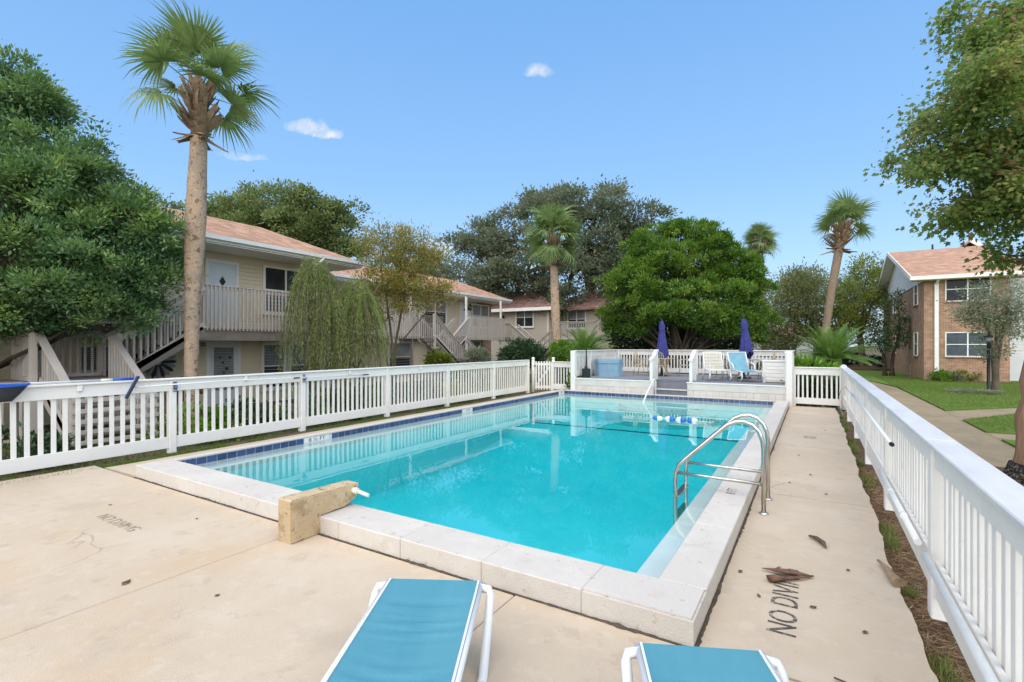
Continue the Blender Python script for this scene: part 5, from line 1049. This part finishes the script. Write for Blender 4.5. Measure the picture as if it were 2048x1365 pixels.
def inpoly(X, Y, pl):
    r_ = np.zeros(len(X), bool); n = len(pl)
    for i in range(n):
        (x0, y0), (x1, y1) = pl[i], pl[(i+1) % n]; c_ = ((y0 > Y) != (y1 > Y)) & (X < (x1-x0)*(Y-y0)/((y1-y0) or 1e-9)+x0); r_ ^= c_
    return r_
def grass(name, label, pts, z, h, w_, mat='grass_blade', lean=.35, base=.5):
    n = len(pts); P = np.stack([pts[:, 0], pts[:, 1], np.full(n, z) if np.isscalar(z) else z], 1); A = NP.normal(size=(n, 3))*lean+np.array([0, 0, 1.])[None, :]
    o = place(name, leaf_mesh(name, mat, P, A, h*(.5+NP.random(n)), w_, base+NP.normal(size=n)*.2, 'blade'), None); props(o, label, kind='stuff'); return o
for pl, n, h_, lb in ((LAWN[0], 90000, .055, 'short mown grass in front of the brick house'), (LAWN[1], 60000, .05, 'short mown grass between the two side paths')):
    x0, x1 = 3.2, 13; y0, y1 = (14.9, 23) if pl is LAWN[1] else (19, 37)
    q = np.stack([x0+(x1-x0)*NP.random(n), y0+(y1-y0)*NP.random(n)**1.0], 1); q = q[inpoly(q[:, 0], q[:, 1], pl)]; grass('grass', lb, q, -.08, h_, .012)
# weeds and needles along the fences
y = NP.random(16000)*15+2.2; x = .585+.13*NP.random(16000); cl = (np.sin(y*2.3)+np.sin(y*5.1+1)+np.sin(y*11.3+2)); k = (cl > .7); q = np.stack([x, y], 1)[k]
grass('weeds', 'scrappy weeds growing along the foot of the right fence', q, -.15, .11, .010, 'weed', .7)
n = 9000; y = NP.random(n)*8+1.6; x = .54+.28*NP.random(n); P = np.stack([x, y, -.145+.03*NP.random(n)], 1); A = NP.normal(size=(n, 3))*np.array([1, 1, .12])[None, :]
o = place('pine_needles', leaf_mesh('pine_needles', 'needles', P, A, .09, .006, .5+NP.normal(size=n)*.25, 'leaf'), None); props(o, 'brown fallen needles and mulch under the near right fence', kind='stuff')
sheet('fence_bed', [(.45, -4), (.955, -4), (.955, 17.2), (.45, 17.2)], -.14, 'mulch', .02)
y = NP.random(26000)*11+1.2; x = -9.52+.40*NP.random(26000)**1.3; k = ((np.sin(y*1.7)+np.sin(y*4.3+1)+np.sin(y*9.1)) > np.where(y < 4.6, -3, .3)); zz = -.06+.03*np.clip((x+9.5)/.4, 0, 1); q = np.stack([x, y], 1)[k]
grass('grass', 'strip of short grass along the foot of the left fence', q, zz[k], .05, .010, 'grass_blade', .8, .35)
sheet('fence_bed', [(-9.7, -4), (-9.10, -4), (-9.10, 17.3), (-9.7, 17.3)], -.055, 'dirt', .03)
n = 30000; q = np.stack([-15.0+5.2*NP.random(n), 1+17*NP.random(n)], 1); grass('ground_cover', 'patchy ground cover between the left fence and the buildings', q, GZ, .09, .014, 'grass_blade', .7, .25)

# ================================================================== objects round the pool
# ---- sling loungers in the foreground
def near_lounger(label, origin, ang):
    t_ = thing('sun_lounger', label, 'sun lounger', (origin[0], origin[1], 0), ang, 'loungers at the near pool edge')
    Wd, Z, L = .58, .36, 1.9      # local: x across, y from the end at the pool (0) back towards the viewer (-L)
    for s in (-1, 1):
        B().tube([(s*Wd/2, 0, Z), (s*Wd/2, -.7, Z), (s*Wd/2, -1.4, Z+.005), (s*Wd/2, -L, Z+.01)], .019, 10).obj('side_rail', 'pole_white', t_)
        B().box(-.006, .006, -L+.02, -.01, .0, .014).obj('sling_track', 'pole_white', t_, (s*(Wd/2-.012), 0, Z+.012))
        B().tube([(s*(Wd/2-.02), -.035, Z-.005), (s*(Wd/2+.055), -.04, Z-.015), (s*(Wd/2+.065), -.06, Z-.045), (s*(Wd/2+.062), -.20, Z-.17), (s*(Wd/2+.055), -.36, .02), (s*(Wd/2+.055), -.42, .018)], .027, 8).obj('leg', 'pole_white', t_)
        B().tube([(s*(Wd/2+.05), -1.2, Z), (s*(Wd/2+.055), -1.45, .02)], .021, 8).obj('leg', 'pole_white', t_)
    B().tube([(-Wd/2, -.01, Z-.012), (Wd/2, -.01, Z-.012)], .015, 8).obj('end_bar', 'pole_white', t_)
    nx, ny = 10, 60; vs = []
    for j in range(ny+1):
        y = -.008-(L-.03)*j/ny
        for i in range(nx+1):
            u = i/nx*2-1; sag = -.022*(1-u*u)*min(1, j/8); fold = .011*math.sin(j*2.2+2*u)*math.exp(-((j-16)/3.5)**2)+.009*math.sin(j*1.9+1.5*u*u*3)*math.exp(-((j-30)/5)**2) + .007*math.sin(j*1.4)*math.exp(-((j-9)/2)**2)
            vs.append((u*(Wd/2-.004), y, Z+.022+sag+fold*(1-u**4)))
    w_ = nx+1; b = B().add(vs, [(j*w_+i, j*w_+i+1, (j+1)*w_+i+1, (j+1)*w_+i) for j in range(ny) for i in range(nx)], True); b.obj('sling', 'sling_blue', t_)
    return t_
near_lounger('blue sling lounger with white frame in the middle foreground', (-2.025, 2.388), math.atan2(.285, .53))
near_lounger('blue sling lounger cut off at the lower right of the foreground', (-.475, 2.53), math.atan2(.256, .555))
# ---- waterfall spout box
sb = thing('spout_box', 'tan weathered concrete water spout box standing on the pool coping', 'spout box', (-4.33, 2.83, 0))
pr = [(0, .0), (.30, .0), (.305, .172), (.46, .178), (.62, .20), (.74, .245), (.79, .29), (.80, .385), (.02, .405), (0, .39)]
B().prism([(y, z) for y, z in pr], 'x', .012, .198).prism([(y+.012 if y < .4 else y-.012, z+.01 if z < .2 else z-.012) for y, z in pr], 'x', 0, .21).obj('body', 'box_tan', sb)
B().tube([(.20, .72, .325), (.27, .725, .325)], .032, 10).obj('collar', 'pvc', sb); B().tube([(.26, .725, .325), (.42, .735, .30)], .02, 10).obj('spout_pipe', 'pvc', sb)
# ---- near ladder
ld_ = thing('pool_ladder', 'stainless steel pool ladder at the near right pool edge', 'ladder', (-.46, 6.34, 0))
lp_ = [(0, -.02), (0, .70), (-.012, .80), (-.05, .90), (-.115, .965), (-.20, .995), (-.285, .985), (-.37, .945), (-.83, .50), (-.90, .425), (-.935, .34), (-.945, .22), (-.948, -1.1)]
for y in (-.29, .30):
    B().tube([(x, y, z) for x, z in lp_], .0245, 12).obj('hand_rail', 'steel', ld_); B().tube([(-.94, y, .33), (0, y, .32)], .019, 10).obj('brace', 'steel', ld_)
    B().lathe([(.05, 0), (.05, .008), (.03, .02)], 12).obj('flange', 'steel', ld_, (0, y, .001))
for k in range(4): B().box(-.985, -.905, -.27, .28, .02-.24*k, .045-.24*k, .006).obj('rung', 'steel', ld_)
# ---- white handrail in the shallow end
hr = thing('pool_handrail', 'thin white handrail leading into the shallow end by the deck steps', 'handrail', (-4.6, 17.0, .16))
B().tube([(0, -.02, 0), (0, -.02, .42), (0, -.08, .50), (0, -.18, .53), (0, -.30, .50), (0, -.9, .22), (0, -1.55, -.18), (0, -1.62, -.4)], .024, 10).obj('rail', 'pole_white', hr)
B().tube([(0, -.25, .51), (0, -.25, .0)], .018, 8).obj('brace', 'steel', hr)
# ---- floating rope with buoys
by = thing('buoy_rope', 'string of blue and white buoys floating in the pool', 'buoy rope', (-3.3, 12.3, .035))
B().tube([(-.05, .0, .01), (.3, .02, .015), (.7, 0, .01), (1.05, -.06, .01), (1.22, -.02, .004), (1.32, .1, .003)], .01, 6).obj('rope', 'rope', by)
for k, (x, r_, m1, m2) in enumerate(((.02, .065, 'buoy_blue', 'buoy_white'), (.32, .075, 'buoy_white', 'buoy_blue'), (.58, .08, 'buoy_white', 'buoy_blue'), (.84, .08, 'buoy_blue', 'buoy_white'))):
    pf = [(.015, -.125), (r_*.75, -.085), (r_, 0)]; pg = [(r_, 0), (r_*.75, .085), (.015, .125)]
    B().lathe(pf, 14).obj('buoy', m1, by, (x, 0, .005), (0, R(90), 0)); B().lathe(pg, 14).obj('buoy', m2, by, (x, 0, .005), (0, R(90), 0))
# ---- pool tools on the left fence
nt_ = thing('leaf_net', 'leaf skimmer with blue frame and white pole resting on the left fence cap', 'net', (-9.56, 2.1, 1.27))
B().tube([(.02, -2.2, .035), (.0, .2, .03), (0, 1.15, .026)], .016, 8).obj('pole', 'pole_white', nt_); B().tube([(0, 1.15, .026), (0, 1.30, .026)], .02, 8).obj('grip', 'pvc', nt_); B().tube([(0, 1.30, .026), (0, 1.58, .024)], .021, 8).obj('handle', 'plastic_blue', nt_)
B().tube([(.10, -.35, .03), (.16, -.30, .02), (.18, 0, .012), (.16, .26, .02), (.08, .30, .03), (.02, .26, .03), (.0, -.3, .03), (.10, -.35, .03)], .016, 8).obj('frame', 'plastic_blue', nt_)
bag = B(); ring = [(.10, -.34), (.165, -.28), (.18, 0), (.165, .25), (.09, .29), (.065, .1), (.06, -.2)]; n = len(ring); vs = [(x, y, .015) for x, y in ring] + [(.06+.75*(x-.06), y*.72, -.10) for x, y in ring] + [(.075+.4*(x-.06), y*.42, -.20) for x, y in ring]
bag.add(vs, [(k*n+i, k*n+(i+1) % n, (k+1)*n+(i+1) % n, (k+1)*n+i) for k in range(2) for i in range(n)] + [tuple(2*n+i for i in range(n))], True); bag.obj('net_bag', 'net_dark', nt_)
br_ = thing('pool_brush', 'dark blue pool brush on a long thin white pole hung along the left fence', 'brush', (-9.50, 3.62, 1.14))
B().bar((.02, .10, .20), (.06, -.08, -.14), .045, .03).obj('brush_head', 'plastic_blue', br_); B().bar((.05, .09, .19), (.09, -.09, -.15), .03, .035).obj('bristles', 'net_dark', br_)
B().tube([(.03, .0, .02), (.02, 1.5, .03), (.01, 3.2, -.0), (.0, 5.0, -.03)], .011, 8).obj('pole', 'pole_white', br_); B().tube([(0, 4.85, -.027), (0, 5.05, -.03)], .015, 8).obj('pole_tip', 'black_metal', br_); B().tube([(.01, 2.95, .0), (.01, 3.1, .0)], .016, 8).obj('pole_clamp', 'black_metal', br_)
for y, lb in ((4.30, 'small blue pole hook on the left fence post nearest the brush'), (6.87, 'small blue pole hook on the left fence post beside the depth marker')):
    hk = thing('pole_hook', lb, 'hook', (-9.545, y, 1.12)); piece('plate', 'blinds', hk, -.012, .004, -.03, .03, -.09, .09, .003); B().tube([(.0, 0, -.02), (.06, 0, -.045), (.075, 0, .0), (.07, 0, .03)], .009, 6).obj('hook', 'plastic_blue', hk)
# ---- rescue hook and pipe on the right fence
rh = thing('rescue_hook', 'white rescue pole with wire hoop hung on the right fence', 'rescue pole', (.575, 5.3, 1.0))
B().tube([(0, 0, 0), (0, 2.5, .015), (.0, 5.2, .0)], .017, 8).obj('pole', 'pole_white', rh); B().tube([(0, -.03, 0), (0, .02, 0)], .0185, 8).obj('pole_end', 'black_metal', rh)
B().tube([(-.01, 5.1, 0), (-.05, 5.9, .06), (-.07, 7.0, -.05), (-.08, 7.7, -.28), (-.08, 7.4, -.52), (-.06, 6.6, -.55), (-.04, 6.1, -.42)], .006, 6).obj('hoop', 'steel', rh)
pv = thing('pvc_pipe', 'white plastic pipe clamped along the bottom rail of the right fence', 'pipe', (.645, 1.0, .43))
B().tube([(0, 0, .0), (0, 3.3, 0)], .024, 8).obj('pipe', 'vinyl_white', pv); B().tube([(0, 3.55, 0), (0, 5.9, .0)], .024, 8).obj('pipe', 'vinyl_white', pv)
for y in (1.4, 4.2, 5.0): B().tube([(0, y-.02, 0), (0, y+.02, 0)], .03, 8).obj('clamp', 'vinyl_white', pv)

# ================================================================== on the wooden deck
tb = thing('octagonal_tub', 'pale blue octagonal planter tub on the left part of the deck', 'tub', (-7.02, 18.95, DZ))
o8 = lambda r_, ph=R(22.5): [(r_*math.cos(ph+2*math.pi*i/8), r_*math.sin(ph+2*math.pi*i/8)) for i in range(8)]
bt = B()
for z0, z1, r_ in ((0, .08, .56), (.08, .52, .53), (.52, .58, .56)): bt.prism(o8(r_), 'z', z0, z1)
bt.obj('body', 'tub_blue', tb); b = B().prism(o8(.565), 'z', .582, .68); b.obj('rim', 'tub_blue', tb)
for i in range(8):
    a = 2*math.pi*i/8+R(22.5); B().box(-.02, .02, -.02, .02, .08, .52).obj('rib', 'tub_blue', tb, (.535*math.cos(a), .535*math.sin(a), 0), (0, 0, a))
us = thing('umbrella_stand', 'dark green square based stand with bare pole at the deck corner', 'umbrella stand', (-7.42, 17.62, DZ))
B().box(-.13, .13, -.13, .13, 0, .34, .02).obj('base', 'dark_green_metal', us); B().lathe([(.07, .34), (.06, .40), (.04, .46), (.028, .70), (.026, 1.06), (.001, 1.07)], 10).obj('pole', 'dark_green_metal', us)
def umbrella(label, x, y, seed, tilt):
    r = random.Random(seed); t_ = thing('patio_umbrella', label, 'umbrella', (x, y, DZ), 0, 'closed patio umbrellas'); H = 2.22
    B().tube([(0, 0, 0), (0, 0, H)], .02, 8).obj('pole', 'black_metal', t_)
    n = 32; prof = [(.025, H), (.075, H-.08), (.11, H-.22), (.095, H-.40), (.13, H-.65), (.165, H-.95), (.205, H-1.25), (.20, H-1.36)]; vs = []
    for k, (rr, z) in enumerate(prof):
        for j in range(n):
            a = 2*math.pi*j/n; f = 1+.22*math.cos(8*a+.3*k+seed)*min(1, k/2)+.05*r.uniform(-1, 1); dz = (-.12*(.5+.5*math.cos(8*a+seed))-.16*math.cos(a+seed)) if k == len(prof)-1 else 0
            vs.append((rr*f*math.cos(a)+tilt*k*.012, rr*f*math.sin(a), z+dz))
    B().add(vs, [(i*n+j, i*n+(j+1) % n, (i+1)*n+(j+1) % n, (i+1)*n+j) for i in range(len(prof)-1) for j in range(n)]+[tuple(range(n))], True).obj('canopy', 'navy', t_)
    B().tube([(.108*math.cos(a), .108*math.sin(a), H-.39) for a in [2*math.pi*i/16 for i in range(17)]], .014, 6).obj('strap', 'navy', t_)
    B().lathe([(.03, H), (.035, H+.03), (.01, H+.07), (.001, H+.075)], 8).obj('finial', 'black_metal', t_)
    B().lathe([(.25, 0), (.25, .04), (.06, .07), (.04, .3), (.03, .31)], 14).obj('base', 'black_metal', t_)
umbrella('closed navy umbrella over the left patio table behind the deck steps', -5.2, 20.1, 1, .3)
umbrella('closed navy umbrella over the right patio table behind the loungers', -2.2, 20.1, 4, 1.2)
def patio_table(label, x, y):
    t_ = thing('patio_table', label, 'table', (x, y, DZ), .2, 'beige patio tables'); Z = .70
    for r_ in (.52, .36, .2): B().tube([(r_*math.cos(a), r_*math.sin(a), Z) for a in [2*math.pi*i/24 for i in range(25)]], .016, 6).obj('ring', 'iron_beige', t_)
    B().lathe([(.515, Z-.012), (.515, Z+.004), (.05, Z+.004), (.05, Z-.012)], 24).obj('top', 'iron_beige', t_)
    for k in range(4):
        a = R(45+90*k); c, s = math.cos(a), math.sin(a)
        B().tube([(.40*c, .40*s, Z), (.36*c, .36*s, .5), (.18*c, .18*s, .35), (.22*c, .22*s, .15), (.42*c, .42*s, .0)], .018, 6).obj('leg', 'iron_beige', t_)
patio_table('beige metal patio table under the left navy umbrella', -5.2, 20.1); patio_table('beige metal patio table under the right navy umbrella', -2.2, 20.1)
def patio_chair(label, x, y, a):
    t_ = thing('patio_chair', label, 'chair', (x, y, DZ), a, 'beige patio chairs')
    B().lathe([(.22, .42), (.23, .435), (.22, .45), (.01, .452)], 16).obj('seat', 'iron_beige', t_)
    B().tube([(-.2, .18, .44), (-.22, .24, .7), (-.16, .28, .92), (0, .30, .99), (.16, .28, .92), (.22, .24, .7), (.2, .18, .44)], .014, 6).obj('back_frame', 'iron_beige', t_)
    for k in range(5): B().tube([(-.13+.065*k, .20, .45), (-.12+.06*k, .27, .93)], .009, 5).obj('back_bar', 'iron_beige', t_)
    for s in (-1, 1):
        B().tube([(s*.22, .2, .68), (s*.27, .0, .67), (s*.25, -.2, .64), (s*.22, -.2, .44)], .013, 6).obj('arm', 'iron_beige', t_)
        B().tube([(s*.18, -.18, .43), (s*.21, -.22, .0)], .015, 6).obj('leg', 'iron_beige', t_); B().tube([(s*.18, .18, .43), (s*.21, .26, .0)], .015, 6).obj('leg', 'iron_beige', t_)
for x, y, a, lb in ((-6.0, 20.0, R(80), 'beige patio chair left of the left umbrella'), (-5.1, 19.35, R(185), 'beige patio chair in front of the left umbrella, seen from behind'), (-4.35, 20.3, R(-80), 'beige patio chair right of the left umbrella'), (-5.4, 20.9, R(10), 'beige patio chair behind the left umbrella'), (-3.05, 20.2, R(70), 'beige patio chair behind the white strap lounger'), (-1.45, 20.0, R(-75), 'beige patio chair beside the storage box')): patio_chair(lb, x, y, a)
def deck_lounger(label, x, y, a, strap):
    t_ = thing('sun_lounger', label, 'sun lounger', (x, y, DZ), a, 'loungers on the deck'); Z = .36; w_ = .31     # local +y: foot end
    for s in (-1, 1):
        B().tube([(s*w_, 1.0, Z-.02), (s*w_, .5, Z), (s*w_, -.1, Z)], .02, 8).obj('side_rail', 'pole_white', t_)
        B().tube([(s*w_, -.1, Z), (s*w_, -.42, Z+.62)], .02, 8).obj('back_rail', 'pole_white', t_)
        B().tube([(s*w_, .92, Z-.02), (s*(w_+.03), 1.02, .16), (s*(w_+.02), .82, .012)], .022, 8).obj('leg', 'pole_white', t_); B().tube([(s*w_, -.05, Z), (s*(w_+.03), -.22, .16), (s*(w_+.02), -.34, .012)], .022, 8).obj('leg', 'pole_white', t_)
        if not strap: B().tube([(s*(w_+.01), -.22, Z+.25), (s*(w_+.05), .0, Z+.27), (s*(w_+.05), .22, Z+.2), (s*(w_+.02), .3, Z)], .02, 8).obj('arm', 'pole_white', t_)
    B().tube([(-w_, -.42, Z+.62), (w_, -.42, Z+.62)], .02, 8).obj('top_bar', 'pole_white', t_)
    if strap:
        for k in range(12): f = (k+.5)/12; B().box(-w_, w_, -.012, .012, -.018, .018).obj('strap', 'strap_white', t_, (0, -.1-.32*f, Z+.62*f+.005), (R(-30), 0, 0))
        for k in range(16): B().box(-w_, w_, -.024, .024, 0, .01).obj('strap', 'strap_white', t_, (0, -.04+k*.065, Z+.015))
    else:
        vs = []
        pf = [(-.42, .62), (-.34, .46), (-.25, .29), (-.17, .13), (-.08, .02), (.1, -.012), (.4, -.012), (.7, -.01), (1.0, -.01)]
        for y_, z_ in pf:
            for i in range(5): u = i/2-1; vs.append((u*w_, y_, Z+z_-.02*(1-u*u)))
        B().add(vs, [(j*5+i, j*5+i+1, (j+1)*5+i+1, (j+1)*5+i) for j in range(len(pf)-1) for i in range(4)], True).obj('sling', 'sling_teal', t_)
deck_lounger('white strap lounger on the deck beside the steps', -3.0, 18.75, R(200), True)
deck_lounger('teal blue sling lounger on the deck, right of the white strap one', -2.15, 18.9, R(207), False)
sx = thing('storage_box', 'white slatted storage cabinet at the right end of the deck', 'storage box', (-1.04, 18.6, DZ))
B().box(-.36, .36, -.3, .3, .02, .68).obj('body', 'trim_white', sx); B().box(-.40, .40, -.34, .34, .682, .73, .01).obj('lid', 'white_paint', sx)
for i in range(5): piece('slat', 'trim_white', sx, -.30, .30, -.325, -.301, .07+.12*i, .18+.12*i, .004)
for x in (-.38, .30): piece('corner_board', 'white_paint', sx, x, x+.08, -.328, -.301, 0, .68, .004)
# ---- lamp post on the lawn
lpz = thing('lamp_post', 'black lamp post on the lawn in front of the brick house', 'lamp post', (6.05, 27.0, -.08))
B().lathe([(.10, 0), (.085, .1), (.06, .16), (.055, 2.0), (.07, 2.02), (.03, 2.05)], 12).obj('post', 'black_metal', lpz)
B().lathe([(.05, 2.05), (.11, 2.12), (.12, 2.24)], 8).obj('lantern', 'blinds', lpz); B().lathe([(.17, 2.24), (.16, 2.27), (.05, 2.33), (.001, 2.36)], 10).obj('lantern_cap', 'black_metal', lpz)
# ---- hanging flowers on the second building's balcony, fence-side oddments
hp = thing('hanging_basket', 'hanging basket of pink flowers beside the second building door', 'hanging basket', (-17.6, 23.9, 4.05))
B().lathe([(.05, -.12), (.16, 0), (.17, .02), (.02, .03)], 10).obj('pot', 'pot_dark', hp); B().tube([(0, 0, .03), (0, 0, .62)], .008, 5).obj('hanger', 'black_metal', hp)
crown('foliage', hp, 'leaf_dark', [((0, 0, .06), (.22, .22, .14))], 14, 24, .08, .06, .05)[0]['kind'] = 'stuff'
for k in range(9): a = k*2.4; B().lathe([(.001, -.03), (.035, 0), (.001, .03)], 6).obj('blossom', 'flower_pink', hp, (.17*math.cos(a), .17*math.sin(a), .05+.05*math.sin(k)))

# ================================================================== litter on the concrete
def debris(name, label, loc, a, pts, rad, mat, flat=.35, group=None):
    b = B().tube([Vector(p) for p in pts], rad, 7); b.v = [(x, y, max(.0, z)*flat+.002) if flat < 1 else (x, y, z) for x, y, z in b.v]
    o = b.obj(name, mat, None, (loc[0], loc[1], .003), (0, 0, a)); props(o, label, 'debris', group); return o
debris('bark_strip', 'long dark bark strip lying across the NO DIVING lettering', (-.36, 4.52), R(10), [(0, 0, .03), (.08, -.02, .05), (.18, -.03, .06), (.28, -.01, .04), (.36, .0, .02)], [.004, .022, .036, .022, .005], 'bark_flake', .5)
debris('frond_stub', 'brown forked frond base beside the bark strip', (-.30, 4.33), R(25), [(0, 0, .03), (.06, .0, .04), (.12, .01, .03), (.26, .05, .03), (.38, .10, .02)], [.035, .038, .02, .014, .008], 'bark_flake', .7)
debris('twig', 'curved grey twig lying alone on the right walkway', (-.03, 5.52), R(-55), [(0, 0, .02), (.08, .02, .03), (.17, .01, .03), (.27, -.03, .02)], [.012, .022, .024, .008], 'bark_grey', .8)
debris('frond_stub', 'pale palm frond base lying against the right fence strip', (.47, 5.15), R(-80), [(0, 0, .04), (.15, .01, .05), (.32, .0, .05), (.42, .02, .04)], [.012, .022, .035, .05], 'boot', .8)
debris('twig', 'short dark twig near the lower right lounger', (.10, 3.25), R(-30), [(0, 0, .01), (.05, .005, .015), (.11, .03, .01)], [.005, .006, .003], 'deadleaf', .9)
leafm = B().add([(0, 0, .002), (.012, .016, .012), (.04, .012, .006), (.055, 0, .014), (.04, -.013, .004), (.014, -.014, .01)], [(0, 1, 2, 3, 4, 5)]).mesh('fallen_leaf', 'deadleaf')
spots = [(-4.53, 1.67, 1.3, 'largest dry leaf, lying on the left deck below the NO DIVING lettering'), (-3.75, 1.95, .7, 'dry leaf beside the long joint left of the middle lounger'), (-5.6, 2.72, .7, 'dry leaf on the left deck nearest the pool coping'), (-6.9, 2.45, .8, 'dry leaf left of the faded lettering near the grass strip'), (-.02, 4.05, .9, 'dry leaf just right of the NO DIVING lettering'), (.25, 4.9, .8, 'dry leaf between the grey twig and the pale frond base'), (.30, 3.9, .9, 'dry leaf on the walkway close to the near fence post'), (-.50, 4.42, 1.0, 'brown leaf scrap between the bark strip and the coping'), (-.33, 4.02, .8, 'dry leaf scrap beside the N of the lettering'), (-.28, 7.6, .9, 'dry leaf on the walkway just past the ladder'), (-.05, 8.2, .9, 'dry leaf on the walkway past the ladder, farther from the coping'), (.15, 7.25, .9, 'dry leaf near the middle of the cross joint'), (-.2, 9.5, .9, 'dry leaf half way along the right walkway'), (.2, 12.6, .9, 'dry leaf at the far part of the right walkway')]
for i, (x, y, s, lb) in enumerate(spots):
    o = place('fallen_leaf', leafm, None, (x, y, .003), (0, 0, rnd.uniform(0, 6.28)), s); props(o, lb, 'leaf', 'fallen leaves on the concrete')
